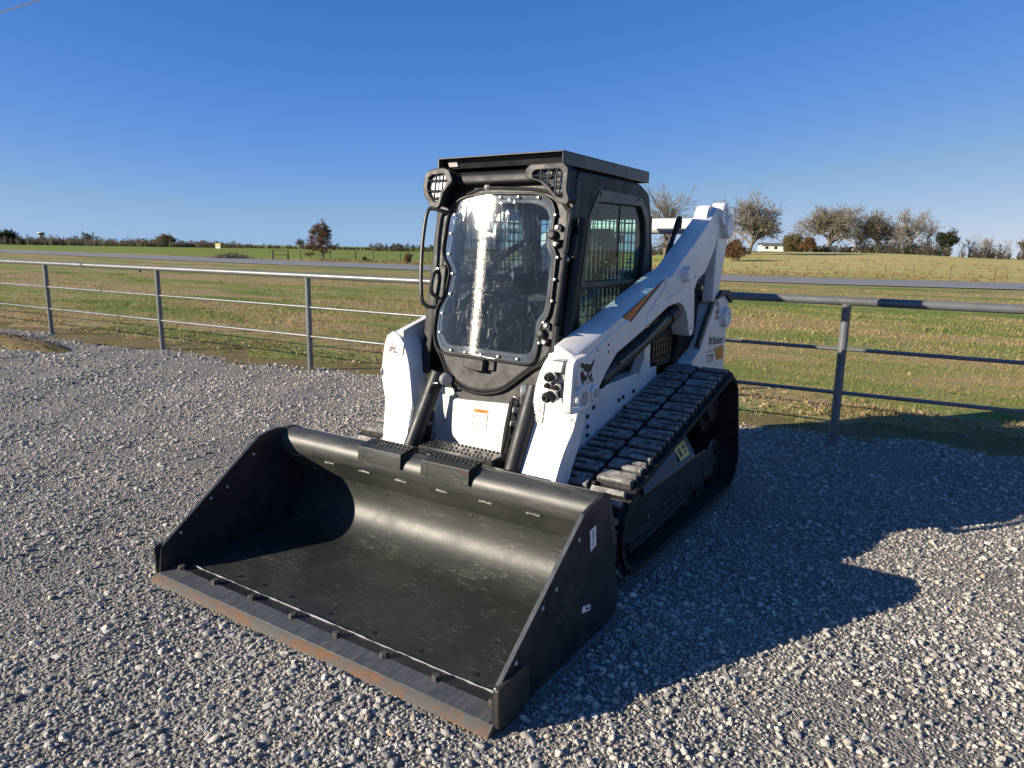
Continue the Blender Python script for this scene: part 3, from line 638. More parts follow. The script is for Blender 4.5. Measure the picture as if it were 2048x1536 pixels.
# entry step with cleats, brackets and couplers under it
mb = MB(); mb.box(-.225, .265, 1.055, 1.20, .565, .58)
mb.box(-.225, .265, 1.052, 1.062, .525, .575)
for x in (-.225, .255): mb.box(x, x+.012, 1.055, 1.20, .36, .58)
step = build('entry_step', mb, MT['black'], L, .003)
mb = MB(); mb.lathe((0, 0, 0), (0, 0, 1), [(0, .008), (.008, .006)], 6); me_cleat = mb.mesh('step_cleat', MT['black'])
for r_, y in enumerate((1.075, 1.13, 1.185)):
    for k in range(18):
        if r_ == 1 and k % 3 == 2: continue
        o = link('step_cleat', me_cleat, step); o.location = (-.205+.026*k, y, .579)
mb = MB(); mb.box(-.0175, .0175, -.0085, .0085, 0, .0015); me_slot = mb.mesh('step_slot', MT['ink'])
for k in range(7): o = link('step_slot', me_slot, step); o.location = (-.172+.064*k, 1.103, .58)
mb = MB(); mb.box(-.105, .065, 1.005, 1.06, .535, .572)
for k in range(8): mb.lathe((-.09+.02*k, 1.03, .572), (0, 0, 1), [(0, .008), (.008, .006)], 6)
build('step_nose', mb, MT['black'], step, .004)
mb = MB(); mb.prismy(rounded([(-.045, .36), (.115, .36), (.115, .50), (.085, .545), (-.045, .545)], .02), 1.055, 1.08); build('latch_plate', mb, MT['darkgrey'], L, .004)
for x0, x1, z in ((-.20, -.06, .50), (.115, .23, .475)):
    mb = MB(); mb.cyl((x0, 1.10, z+.01), (x1, 1.07, z-.01), .022, 12); mb.cyl((x0, 1.12, z-.045), (x1, 1.09, z-.06), .018, 12); build('coupling_hose', mb, MT['rubber'], L)
    xa = x1 if x0 < 0 else x0
    mb = MB(); mb.lathe((xa, 1.085, z), (1 if x0 < 0 else -1, -.2, 0), [(-.02, .023), (.015, .017), (.028, .008)], 12); build('white_coupling', mb, MT['decal'], L)
mb = MB(); mb.box(-.33, .36, 1.14, 1.36, .25, .46); build('front_crossmember', mb, MT['plastic'], L, .01)
mb = MB(); mb.box(-.50, .50, .99, 1.03, .10, .56); mb.box(-.45, -.30, .97, 1.20, .12, .46); mb.box(.33, .48, .97, 1.20, .12, .46); build('quick_attach', mb, MT['black'], L, .01)
# ------------------------------------------------------------------ cab
mb = MB()
side_o = rounded([(1.345, .93), (1.355, 1.05), (1.535, 2.032), (2.34, 2.032), (2.48, 1.985), (2.53, 1.85), (2.588, 1.57), (2.60, .93)], [.0, 0, .05, .10, .06, .08, .08, 0], 5)
win_up = rounded([(1.632, 1.468), (1.70, 1.80), (1.755, 1.905), (2.36, 1.915), (2.435, 1.83), (2.463, 1.705), (2.44, 1.468)], [.02, .10, .05, .06, .06, .06, .02])
win_lo = rounded([(1.575, 1.09), (1.625, 1.437), (2.43, 1.437), (2.40, 1.06)], [.02, .02, .02, .04])
cab = None
for s in (1, -1):
    o = plate('cab_side', [side_o, win_up, win_lo], .05, YZ(s*.415), MT['cabblack'], L, .008)
    if s > 0: cab = o
    # raised outer window frame
    fr_o = rounded([(1.60, 1.445), (1.672, 1.82), (1.79, 1.968), (2.36, 1.965), (2.48, 1.87), (2.525, 1.62), (2.53, 1.445)], [.02, .14, .06, .08, .08, .05, .02])
    plate('window_frame', [fr_o, win_up], .012, YZ(s*.443), MT['darkgrey'], o, .003)
    plate('side_window', [[(p.x, p.y) for p in win_up]], .004, YZ(s*.428), MT['glass'], o)
    plate('lower_window', [[(p.x, p.y) for p in win_lo]], .004, YZ(s*.428), MT['glass'], o)
    mb = MB()                                           # wire grille inside the glass
    for k in range(17): y = 1.58+.054*k; mb.box(.382, .388, y-.0028, y+.0028, 1.06, 1.93 if y > 1.72 else 1.60)
    for k in range(15): z = 1.09+.060*k; mb.box(.386, .392, 1.57+max(0, (z-1.05)*.17), 2.47, z-.0028, z+.0028)
    build('window_grille', mir(mb, s), MT['black'], o, 0, 0)
    mb = MB(); mb.box(.424, .434, 2.09, 2.105, 1.46, 1.915); build('window_divider', mir(mb, s), MT['cabblack'], o, .004)
    for (y, z) in ((1.80, 1.945), (2.33, 1.955), (1.92, 1.575)):
        mb = MB(); mb.lathe((.448, y, z), (1, 0, 0), [(0, .011), (.006, .011), (.009, .006), (.009, 0)], 10); build('frame_knob', mir(mb, s), MT['black'], o)
mb = MB(); mb.prism(rounded([(1.50, 2.03), (1.60, 2.045), (2.34, 2.045), (2.50, 1.98), (2.545, 1.85), (2.52, 1.84), (2.46, 1.95), (2.33, 2.00), (1.60, 2.00), (1.52, 1.99)], .015), -.44, .44); build('cab_roof', mb, MT['cabblack'], L, .012)
mb = MB(); mb.prism(rounded([(1.455, 1.985), (1.47, 2.045), (1.54, 2.065), (1.60, 2.05), (1.60, 1.985)], .03), -.36, .36); roofbeam = build('roof_front_beam', mb, MT['cabblack'], L, .006)
mb = MB(); mb.box(-.44, .44, 2.545, 2.59, .93, 1.30); mb.box(-.44, -.385, 2.53, 2.58, 1.30, 1.86); mb.box(.385, .44, 2.53, 2.58, 1.30, 1.86); mb.box(-.44, .44, 2.50, 2.535, 1.84, 1.93)
rear = build('cab_rear', mb, MT['cabblack'], L, .008)
mb = MB()
for k in range(15): x = -.37+.0528*k; mb.box(x-.0026, x+.0026, 2.53, 2.536, 1.28, 1.93)
for k in range(12): z = 1.31+.056*k; mb.box(-.385, .385, 2.534, 2.540, z-.0026, z+.0026)
build('rear_grille', mb, MT['black'], rear, 0, 0)
mb = MB(); mb.box(-.385, .385, 2.56, 2.564, 1.30, 1.90); build('rear_window', mb, MT['glass'], rear)
# cab floor, seat, levers, bar
mb = MB(); mb.box(-.42, .42, 1.40, 2.58, .84, .95); build('cab_floor', mb, MT['plastic'], L)
mb = MB(); mb.prism(rounded([(1.90, 1.06), (2.40, 1.02), (2.44, 1.14), (2.36, 1.20), (1.92, 1.20), (1.86, 1.14)], .04), -.16, .26)
mb.prism(rounded([(2.30, 1.18), (2.40, 1.18), (2.50, 1.66), (2.46, 1.78), (2.40, 1.78), (2.36, 1.64)], .04), -.14, .24); build('seat', mb, MT['seat'], L, .03)
mb = MB()
for x in (-.30, .32): mb.box(x-.05, x+.05, 1.85, 2.30, 1.12, 1.30)
build('armrest', mb, MT['plastic'], L, .02)
for x in (-.28, .30):
    mb = MB(); mb.tube([(x, 1.86, 1.28), (x, 1.80, 1.36), (x+.01, 1.77, 1.46)], [.016, .022, .028], 8); mb.cyl((x+.01, 1.77, 1.45), (x+.01, 1.755, 1.50), .030, 10, .018); build('joystick', mb, MT['plastic'], L)
mb = MB(); mb.tube([(-.31, 2.35, 1.72), (-.31, 1.95, 1.58), (-.29, 1.78, 1.38), (.31, 1.78, 1.38), (.33, 1.95, 1.58), (.33, 2.35, 1.72)], .022, 8, smooth=4); build('lap_bar', mb, MT['plastic'], L)
mb = MB(); mb.tube([(.30, 1.62, 1.95), (.33, 1.64, 1.80), (.34, 1.62, 1.72)], .014, 8, smooth=3); mb.tube([(-.10, 2.3, 1.93), (.02, 2.2, 1.82), (.05, 2.3, 1.70)], .014, 8, smooth=3); build('interior_bar', mb, MT['black'], L)
mb = MB(); mb.prism([(1.56, 1.58), (1.60, 1.58), (1.58, 1.28), (1.53, 1.28)], .335, .375); build('grey_panel', mb, MT['greytab'], L, .004)
mb = MB(); mb.box(.345, .368, 1.43, 1.45, 1.27, 1.345); build('orange_lever', mb, MT['lever'], L, .004)
mb = MB(); mb.box(.30, .40, 1.62, 1.75, 1.05, 1.25); mb.box(-.40, -.30, 1.62, 1.75, 1.05, 1.22); build('foot_pod', mb, MT['plastic'], L, .02)
# cab front: frame around the door opening
fo = [(-.445, 2.035), (.445, 2.035), (.452, 1.20), (.43, 1.05), (.40, .93), (.30, .84), (.204, .812), (.10, .797), (-.041, .797), (-.124, .812), (-.178, .85), (-.225, .915), (-.245, .98), (-.345, 1.10), (-.375, 1.22), (-.42, 1.80)]
sl = [(-0.3308,1.1293),(-0.2747,1.0432),(-0.2223,0.9663),(-0.1575,0.9114),(-0.0707,0.8796),(0.029,0.876),(0.1072,0.8898),(0.169,0.9159),(0.2301,0.9629),(0.3122,1.0297),(0.3774,1.0702),(0.4167,1.1153),(0.4249,1.1546),(0.438,1.3351),(0.4466,1.5572),(0.4392,1.8106),(0.4214,1.8564),(0.3606,1.9136),(0.2471,1.9474),(0.0913,1.9606),(-0.1007,1.9664),(-0.1992,1.9437),(-0.2859,1.8985),(-0.3333,1.8264),(-0.342,1.6288),(-0.3426,1.3451)]
seal_loop = [(p.x, p.y) for p in catmull(sl, 4, True)]
sx, sz = sum(p[0] for p in seal_loop)/len(seal_loop), sum(p[1] for p in seal_loop)/len(seal_loop)
shrink = lambda P, k: [(sx+(p[0]-sx)*k, sz+(p[1]-sz)*k) for p in P]
front_f = plate('cab_front', [rounded(fo, [.07, .07]+[.03]*14), shrink(seal_loop, .985)], .05, DOOR(-.02), MT['lowerdoor'], L, .006)
pts = [DOOR(.022) @ Vector((p[0], p[1], 0)) for p in seal_loop]
mb = MB(); mb.tube(pts+[pts[0]], .010, 8); build('door_seal', mb, MT['rubber'], front_f)
pts = [DOOR(.026) @ Vector((p[0], p[1], 0)) for p in shrink(seal_loop, 1.035)]
mb = MB(); mb.tube(pts[:62], .008, 8); build('door_seal', mb, MT['rubber'], front_f)
# door: black surround, clear scratched panel, buttons
pn = [(-0.3225,1.8262),(-0.3333,1.7221),(-0.3338,1.6063),(-0.2879,1.5397),(-0.2739,1.5036),(-0.277,1.4613),(-0.2913,1.3831),(-0.3304,1.3102),(-0.337,1.2714),(-0.3381,1.163),(-0.3074,1.0942),(-0.2627,1.0613),(-0.137,1.056),(0.0882,1.0526),(0.2087,1.0497),(0.3,1.051),(0.3418,1.0781),(0.3546,1.1486),(0.3547,1.2161),(0.3612,1.258),(0.394,1.3067),(0.403,1.3741),(0.4026,1.4882),(0.4023,1.602),(0.3922,1.6325),(0.3694,1.669),(0.3634,1.7141),(0.3669,1.8215),(0.3525,1.8626),(0.3291,1.8913),(0.2502,1.924),(0.0954,1.9306),(-0.0961,1.9328),(-0.2297,1.9168),(-0.2854,1.8817)]
panel_loop = [(p.x, p.y) for p in catmull(pn, 3, True)]
px_, pz_ = sum(p[0] for p in panel_loop)/len(panel_loop), sum(p[1] for p in panel_loop)/len(panel_loop)
pshr = lambda k: [(px_+(p[0]-px_)*k, pz_+(p[1]-pz_)*k) for p in panel_loop]
door = plate('door', [shrink(seal_loop, .98), pshr(.90)], .030, DOOR(.012), MT['lowerdoor'], L, .004)
# the clear sheet bows outward a little between its fixings
LP = pshr(.995); zs_ = np.linspace(min(p[1] for p in LP)+.002, max(p[1] for p in LP)-.002, 46); rows = []
for v in zs_:
    us = sorted(a_[0]+(b_[0]-a_[0])*(v-a_[1])/(b_[1]-a_[1]) for a_, b_ in zip(LP, LP[1:]+LP[:1]) if (a_[1]-v)*(b_[1]-v) < 0)
    rows.append([DOOR(.036+.5*.16*max(0, .36**2-u*u)) @ Vector((u, v, 0)) for u in np.linspace(us[0], us[-1], 30)])
mb = MB(); fs_ = [(i*30+k, i*30+k+1, i*30+31+k, i*30+30+k) for i in range(45) for k in range(29)]; mb.add([q for r_ in rows for q in r_], fs_)
dp = build('door_panel', mb, MT['poly'], door, 0, 0); dp.data.shade_smooth()
plate('panel_rim', [panel_loop, pshr(.945)], .006, DOOR(.031), MT['cabblack'], door, .002)
mb = MB(); q_ = [DOOR(.045) @ Vector((p[0], p[1], 0)) for p in pshr(1.005)]; mb.tube(q_+[q_[0]], .007, 7); build('panel_trim', mb, MT['cabblack'], door)
bp = [(-0.1967,1.9048),(-0.0922,1.9147),(0.0171,1.9148),(0.133,1.9133),(0.2579,1.9078),(0.3723,1.8167),(0.3741,1.7155),(0.4129,1.6022),(0.4116,1.4909),(0.4099,1.3818),(0.3741,1.27),(0.3613,1.1639),(0.2382,1.0697),(0.1163,1.0712),(0.0036,1.0727),(-0.1059,1.0749),(-0.2044,1.077),(-0.2965,1.17),(-0.2952,1.2769),(-0.253,1.3868),(-0.2527,1.4994),(-0.2927,1.6069),(-0.2943,1.721),(-0.2801,1.8236)]
mbb = MB(); mbb.lathe((0, 0, 0), (0, -1, .176), [(-.004, .0075), (.006, .0075), (.008, .0055), (.008, .003), (.006, .0028), (.006, 0)], 10); me_b = mbb.mesh('panel_bolt', MT['bolt'])
for (u, v) in bp:
    o = link('panel_bolt', me_b, door); o.location = DOOR(.045) @ Vector((u, v, 0))
# lower door box, latch, hinges, grab handle
bx = [(-0.069,1.0519),(0.1772,1.0488),(0.1865,0.9808),(0.0657,0.9812),(0.0482,0.9874),(-0.0207,0.9992),(-0.063,1.0086)]
mb = MB(); mb.loft([[DOOR(o_) @ Vector((*p, 0)) for p in [(-.088, 1.052), (.045, 1.048), (.045, .985), (-.03, .985), (-.088, .998)]] for o_ in (.015, .075)]); build('door_box', mb, MT['lowerdoor'], door, .006)
mb = MB(); mb.loft([[DOOR(o_) @ Vector((*p, 0)) for p in [(.045, 1.045), (.10, 1.042), (.10, .99), (.045, .987)]] for o_ in (.015, .045)]); build('door_box_lid', mb, MT['plastic'], door, .006)
lt = rounded([(-.362, 1.52), (-.335, 1.545), (-.292, 1.545), (-.290, 1.37), (-.32, 1.350), (-.366, 1.36), (-.374, 1.44)], .02)
mb = MB(); mb.loft([[DOOR(o_) @ Vector((p.x, p.y, 0)) for p in lt] for o_ in (.02, .06)]); build('door_latch', mb, MT['plastic'], door, .006)
mb = MB(); mb.tube([DOOR(o_) @ Vector((u, v, 0)) for u, v, o_ in ((-.345, 1.515, .06), (-.352, 1.49, .09), (-.356, 1.43, .095), (-.352, 1.385, .085), (-.325, 1.365, .06))], .011, 8, smooth=4); build('latch_handle', mb, MT['black'], door)
o = link('panel_bolt', me_b, door); o.location = DOOR(.062) @ Vector((-.346, 1.520, 0)); o.scale = (1.5, 1, 1.5)
for v0 in (1.710, 1.212):
    hp = rounded([(.372, v0+.055), (.400, v0+.066), (.420, v0+.045), (.415, v0-.05), (.392, v0-.062), (.368, v0-.04)], .02)
    mb = MB(); mb.loft([[DOOR(o_) @ Vector((p.x, p.y, 0)) for p in hp] for o_ in (.028, .052)])
    c = DOOR(.05) @ Vector((.388, v0, 0)); mb.lathe(c, (0, -1, .176), [(0, .026), (.045, .024), (.050, .018), (.050, 0)], 14)
    mb.loft([[DOOR(o_) @ Vector((*p, 0)) for p in rect(.395, .462, v0-.022, v0+.022)] for o_ in (.035, .070)])
    h = build('hinge', mb, MT['plastic'], door, .004)
    for dz in (.043, -.042):
        o = link('hinge_bolt', me_b, door); o.location = DOOR(.053) @ Vector((.395, v0+dz, 0)); o.scale = (1.45, 1, 1.45)
    mb = MB(); a_, b_ = DOOR(.06) @ Vector((.462, v0-.085, 0)), DOOR(.06) @ Vector((.462, v0+.045, 0)); mb.cyl(a_, b_, .016, 10); build('hinge_pin', mb, MT['black'], door)
o = link('panel_bolt', me_b, front_f); o.location = DOOR(.035) @ Vector((.462, 1.595, 0)); o.scale = (1.9, 1.5, 1.9)
o = link('panel_bolt', me_b, front_f); o.location = DOOR(.035) @ Vector((.438, 1.105, 0)); o.scale = (1.9, 1.5, 1.9)
mb = MB(); mb.tube([DOOR(o_) @ Vector((u, v, 0)) for u, v, o_ in ((-.325, 1.835, .03), (-.365, 1.845, .055), (-.425, 1.860, .075), (-.452, 1.835, .085), (-.458, 1.70, .09), (-.452, 1.57, .09), (-.440, 1.46, .09), (-.420, 1.345, .085), (-.395, 1.310, .06), (-.350, 1.305, .02))], .0115, 10, smooth=4); build('grab_handle', mb, MT['black'], L)
mb = MB(); mb.tube([DOOR(o_) @ Vector((u, v, 0)) for u, v, o_ in ((.448, 1.845, .02), (.462, 1.825, .045), (.462, 1.77, .05), (.452, 1.35, .05), (.445, 1.24, .05), (.450, 1.205, .04), (.47, 1.195, .0))], .0125, 10, smooth=4); build('pillar_rail', mb, MT['black'], L)
mb = MB(); mb.tube([DOOR(o_) @ Vector((u, v, 0)) for u, v, o_ in ((.486, 1.80, -.03), (.470, 1.14, -.03))], .030, 12); build('pillar_tube', mb, MT['cabblack'], L)
mb = MB(); mb.loft([[DOOR(o_) @ Vector((*p, 0)) for p in rect(.462, .50, 1.60, 1.72)] for o_ in (-.03, .03)]); build('pillar_bracket', mb, MT['plastic'], L, .004)
# headlights with guards at the roof corners
for s in (1, -1):
    OUT = [(.455, 2.040), (.425, 2.068), (.235, 2.068), (.208, 2.045), (.214, 2.008), (.300, 1.985), (.345, 1.950), (.420, 1.880), (.470, 1.866), (.480, 1.885), (.458, 1.935)]
    if s < 0: OUT = [(.462, 2.052), (.43, 2.070), (.335, 2.076), (.300, 2.060), (.268, 2.006), (.290, 1.985), (.325, 1.945), (.345, 1.868), (.372, 1.862), (.405, 1.876), (.455, 1.935), (.470, 1.985)]
    P = [(s*p.x, p.y) for p in rounded(OUT, .022)]
    gx, gz = sum(p[0] for p in P)/len(P), sum(p[1] for p in P)/len(P)
    sc = lambda k: [(gx+(p[0]-gx)*k, gz+(p[1]-gz)*k) for p in P]
    mb = MB(); mb.loft([[DOOR(.02) @ Vector((*p, 0)) for p in sc(.97)], [DOOR(.085) @ Vector((*p, 0)) for p in sc(.90)]]); hl = build('headlight', mb, MT['plastic'], L, .006)
    lab(hl, 'headlight at the upper %s corner of the cab front' % ('near' if s > 0 else 'far'))
    mb = MB(); mb.loft([[DOOR(o_) @ Vector((*p, 0)) for p in sc(k)] for o_, k in ((.085, .80), (.088, .70), (.080, .55))]); build('reflector', mb, MT['lens'], hl, .002)
    mb = MB()
    for u, r_, zc in ((s*.395, .028, 2.005), (s*.335, .024, 2.02), (s*.405, .03, 1.945)): mb.lathe(DOOR(.09) @ Vector((u, zc, 0)), (0, -1, .176), [(0, r_), (.006, r_*.8), (.004, r_*.3)], 12)
    build('bulb', mb, MT['lens'], hl)
    plate('lens_cover', [sc(.80)], .004, DOOR(.100), MT['cover'], hl)
    plate('guard_rim', [P, sc(.76)], .022, DOOR(.105), MT['plastic'], hl, .005)
    mb = MB()
    inn = sc(.80)
    def clip(u=None, v=None):
        hits = []
        for a, b in zip(inn, inn[1:]+inn[:1]):
            i = 0 if u is not None else 1; w = u if u is not None else v
            if (a[i]-w)*(b[i]-w) < 0: t = (w-a[i])/(b[i]-a[i]); hits.append(a[1-i]+t*(b[1-i]-a[1-i]))
        return (min(hits), max(hits)) if len(hits) > 1 else None
    for u in (.300, .348, .395) if s > 0 else (.335, .385):
        r_ = clip(u=s*u)
        if r_: mb.tube([DOOR(.116) @ Vector((s*u, r_[0], 0)), DOOR(.116) @ Vector((s*u, r_[1], 0))], .0045, 6)
    for v in (2.012, 1.955, 1.915):
        r_ = clip(v=v)
        if r_: mb.tube([DOOR(.116) @ Vector((r_[0], v, 0)), DOOR(.116) @ Vector((r_[1], v, 0))], .0045, 6)
    build('guard_bar', mb, MT['plastic'], hl)
# roof guard: an upturned tray of plate above the cab
mb = MB(); mb.box(-.405, .405, 1.45, 2.57, 2.130, 2.137); mb.box(.399, .405, 1.45, 2.57, 2.068, 2.131)
guard = build('roof_guard', mb, MT['darkgrey'], L, .002)
mb = MB(); mb.box(-.405, -.399, 1.45, 2.57, 2.068, 2.131); mb.box(-.400, .400, 2.562, 2.570, 2.068, 2.131); build('guard_skirt', mb, MT['darkgrey'], guard)
mb = MB(); mb.prism([(1.49, 2.129), (1.51, 2.129), (1.53, 2.082), (1.51, 2.082)], -.395, .395); mb.box(-.39, .39, 1.75, 1.80, 2.085, 2.13); mb.box(-.34, -.28, 1.60, 2.5, 2.062, 2.10); mb.box(.28, .34, 1.60, 2.5, 2.062, 2.10); build('guard_beam', mb, MT['cabblack'], guard)
mb = MB(); mb.prism([(1.486, 2.118), (1.492, 2.118), (1.505, 2.092), (1.498, 2.092)], -.362, -.300); build('pale_plate', mb, MT['concrete'], guard)
mb = MB(); mb.lathe((-.09, 1.505, 1.975), (0, -1, -.1), [(0, .022), (.02, .018), (.03, .006)], 10); build('roof_knob', mb, MT['greytab'], roofbeam)

# ------------------------------------------------------------------ tracks
def hull(cs, N):
    """outer path round three wheels, sampled evenly: list of (y, z, angle)"""
    pts = []
    for (cy, cz, r) in cs:
        for k in range(240): a = 2*math.pi*k/240; pts.append((cy+r*math.cos(a), cz+r*math.sin(a)))
    pts = sorted(set(pts)); cr = lambda o, a, b: (a[0]-o[0])*(b[1]-o[1])-(a[1]-o[1])*(b[0]-o[0])
    lo, hi = [], []
    for p in pts:
        while len(lo) > 1 and cr(lo[-2], lo[-1], p) <= 0: lo.pop()
        lo.append(p)
    for p in reversed(pts):
        while len(hi) > 1 and cr(hi[-2], hi[-1], p) <= 0: hi.pop()
        hi.append(p)
    H = lo[:-1]+hi[:-1]; cum = [0]
    for a, b in zip(H, H[1:]+H[:1]): cum.append(cum[-1]+math.dist(a, b))
    out = []
    for k in range(N):
        d = cum[-1]*k/N; i = max(j for j in range(len(H)) if cum[j] <= d); a, b = H[i], H[(i+1) % len(H)]
        t = (d-cum[i])/(cum[i+1]-cum[i]); out.append((a[0]+(b[0]-a[0])*t, a[1]+(b[1]-a[1])*t, math.atan2(b[1]-a[1], b[0]-a[0])))
    return out, cum[-1]
WH = ((1.415, .265, .235), (2.965, .225, .195), (2.835, .625, .215))
path, plen = hull(WH, 160)
NL = round(plen/.125)
lugs, _ = hull(WH, NL*2)
def lug_mesh(open_side):
    # block tread: two bars joined on one side, tapered, in local (x across, y along, z out)
    o = [(-.095, -.046), (.090, -.046), (.095, -.015), (-.005, -.012), (-.03, 0), (-.005, .012), (.095, .015), (.090, .046), (-.095, .046)]
    if open_side < 0: o = [(-x, y) for x, y in o][::-1]
    mb = MB(); base = [(x*1.02, y*1.04, -.004) for x, y in o]
    mb.loft([base, [(x*.985, y*.93, .030) for x, y in o], [(x*.95, y*.86, .037) for x, y in o]]); return mb.mesh('lug', MT['lug'], 30)
LM = {1: lug_mesh(1), -1: lug_mesh(-1)}
tracks = {}
for s in (1, -1):
    mb = MB(); n = len(path); vs, fs = [], []
    for (y, z, a) in path:
        ny, nz = math.sin(a), -math.cos(a)             # outward
        for x, d in ((.500, .0), (.945, .0), (.948, -.012), (.945, -.028), (.500, -.028)): vs.append((s*x, y+ny*d, z+nz*d))
    for i in range(n):
        for k in range(5): fs.append((i*5+k, i*5+(k+1) % 5, ((i+1) % n)*5+(k+1) % 5, ((i+1) % n)*5+k))
    mb.add(vs, fs)
    tr = tracks[s] = build('track', mb, MT['belt'], L, 0, 40)
    lab(tr, 'rubber track on the %s side, dusty block tread' % ('near' if s > 0 else 'far'))
    for col, (xc, op) in enumerate(((.612, -1), (.825, 1))):
        for k in range(NL):
            y, z, a = lugs[(2*k+col) % (2*NL)]
            o = link('lug', LM[op*s], tr)
            ny, nz = math.sin(a), -math.cos(a)
            o.matrix_basis = Matrix(((1, 0, 0, s*xc), (0, math.cos(a), ny, y+ny*.002), (0, math.sin(a), nz, z+nz*.002), (0, 0, 0, 1)))
    mb = MB()
    for k in range(NL):
        y, z, a = lugs[2*k]; ny, nz = math.sin(a), -math.cos(a); mb.tube([(s*.705, y+ny*.004, z+nz*.004), (s*.735, y+ny*.004, z+nz*.004)], [.022, .022], 10)
        mb.box(s*.70-.02, s*.70+.02, y-.02-ny*.05, y+.02-ny*.05, z-nz*.05-.015, z-nz*.05+.015)
    build('drive_nub', mb, MT['belt'], tr)
    # undercarriage
    mb = MB(); mb.prism(rounded([(1.36, .16), (1.36, .33), (1.56, .37), (2.66, .37), (2.86, .30), (2.86, .17), (2.60, .14), (1.50, .12)], .03), .60, .86); fr = build('track_frame', mir(mb, s), MT['black'], tr, .006)
    mb = MB(); mb.loft([[(.875, 1.56, .355), (.875, 2.42, .365), (.875, 2.42, .385), (.875, 1.60, .37)], [(.80, 1.70, .40), (.80, 2.42, .52), (.80, 2.40, .53), (.80, 1.72, .41)], [(.60, 1.70, .40), (.60, 2.42, .52), (.60, 2.40, .53), (.60, 1.72, .41)]]); build('frame_cover', mir(mb, s), MT['darkgrey'], tr, .004)
    mb = MB(); mb.prism([(1.42, .10), (1.62, .095), (2.30, .14), (2.30, .155), (1.42, .125)], .855, .885); build('skid_rail', mir(mb, s), MT['darkgrey'], tr)
    for y in (1.70, 1.94, 2.18, 2.42, 2.66):
        mb = MB(); mb.lathe((.62, y, .125), (1, 0, 0), [(0, .095), (.20, .095), (.22, .088), (.22, .06), (.205, .055), (.205, .0)], 20); build('track_roller', mir(mb, s), MT['black'], tr)
        mb = MB(); mb.lathe((.845, y, .20), (1, 0, 0), [(0, .019), (.022, .019), (.027, .013), (.027, 0)], 12); build('roller_cap', mir(mb, s), MT['darkgrey'], tr)
    for (cy, cz, r) in WH:
        mb = MB()
        if cz < .5: mb.lathe((.60, cy, cz), (1, 0, 0), [(0, r-.036), (.22, r-.036), (.23, r-.05), (.23, .07), (.21, .06), (.24, .05), (.24, 0)], 28)
        else:
            mb.lathe((.60, cy, cz), (1, 0, 0), [(0, r-.075), (.20, r-.075), (.20, .11), (.24, .10), (.24, 0)], 24)
            for k in range(16): a = 2*math.pi*k/16; mb.cyl((.62, cy+math.cos(a)*(r-.062), cz+math.sin(a)*(r-.062)), (.80, cy+math.cos(a)*(r-.062), cz+math.sin(a)*(r-.062)), .022, 8)
        build('sprocket' if cz > .5 else 'idler', mir(mb, s), MT['black'], tr)
    if s > 0:
        def on_cover(y, u): return Vector((.875-.075*u+.004, y, .375+((.41-.37)+(y-1.72)/.68*.105)*u+.002))
        sq = [on_cover(2.18, .25), on_cover(2.34, .25), on_cover(2.34, .85), on_cover(2.18, .85)]
        mb = MB(); mb.add([p+Vector((.003, 0, .004)) for p in sq], [(0, 1, 2, 3)]); build('yellow_sticker', mb, MT['yellow'], tr)
        qd = lambda u, v: (sq[0].lerp(sq[1], u)).lerp(sq[3].lerp(sq[2], u), v)+Vector((.005, 0, .006))
        mb = MB()
        for (u0, u1, v0, v1) in ((.15, .38, .2, .8), (.6, .85, .55, .8), (.65, .8, .25, .45)): mb.add([qd(u0, v0), qd(u1, v0), qd(u1, v1), qd(u0, v1)], [(0, 1, 2, 3)])
        build('sticker_print', mb, MT['ink'], tr)

# ------------------------------------------------------------------ bucket
arc = lambda cy, cz, r, a0, a1, n: [(cy+r*math.cos(R(a0+(a1-a0)*i/n)), cz+r*math.sin(R(a0+(a1-a0)*i/n))) for i in range(n+1)]
inner = [(.125, .034), (.40, .042), (.690, .050)]+arc(.705, .268, .218, -88, 4, 14)+[(.922, .30), (.908, .37), (.85, .455), (.80, .515)]
outer_ = [(.815, .54), (.84, .44), (.900, .36), (.945, .30)]+arc(.705, .268, .242, 4, -88, 12)+[(.690, .026), (.125, .012)]
mb = MB(); mb.prism(inner+outer_, -1.003, 1.003)
bucket = build('bucket', mb, MT['bucket'], L, 0, 30)
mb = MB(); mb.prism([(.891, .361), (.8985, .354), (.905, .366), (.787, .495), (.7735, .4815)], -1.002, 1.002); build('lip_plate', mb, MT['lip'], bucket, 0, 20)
rl = arc(.832, .535, .080, 222, 60, 14)
mb = MB(); mb.prism(rl+[(.89, .60), (.99, .34), (.975, .33)], -1.003, 1.003); build('top_roll', mb, MT['roll'], bucket, 0, 40)
mb = MB(); mb.prism([(.885, .605), (.99, .35), (.985, .03), (.70, .012), (.70, .026), (.96, .06), (.96, .33), (.87, .58)], -1.0, 1.0); build('back_shell', mb, MT['black'], bucket)
sp = rounded([(.0, .012), (.012, .150), (.622, .597), (.738, .619), (.795, .612), (.83, .60), (.988, .10), (.955, .006), (.70, .004)], [.0, .02, .03, .02, .01, .03, .05, .06, .0])
side_plates = {}
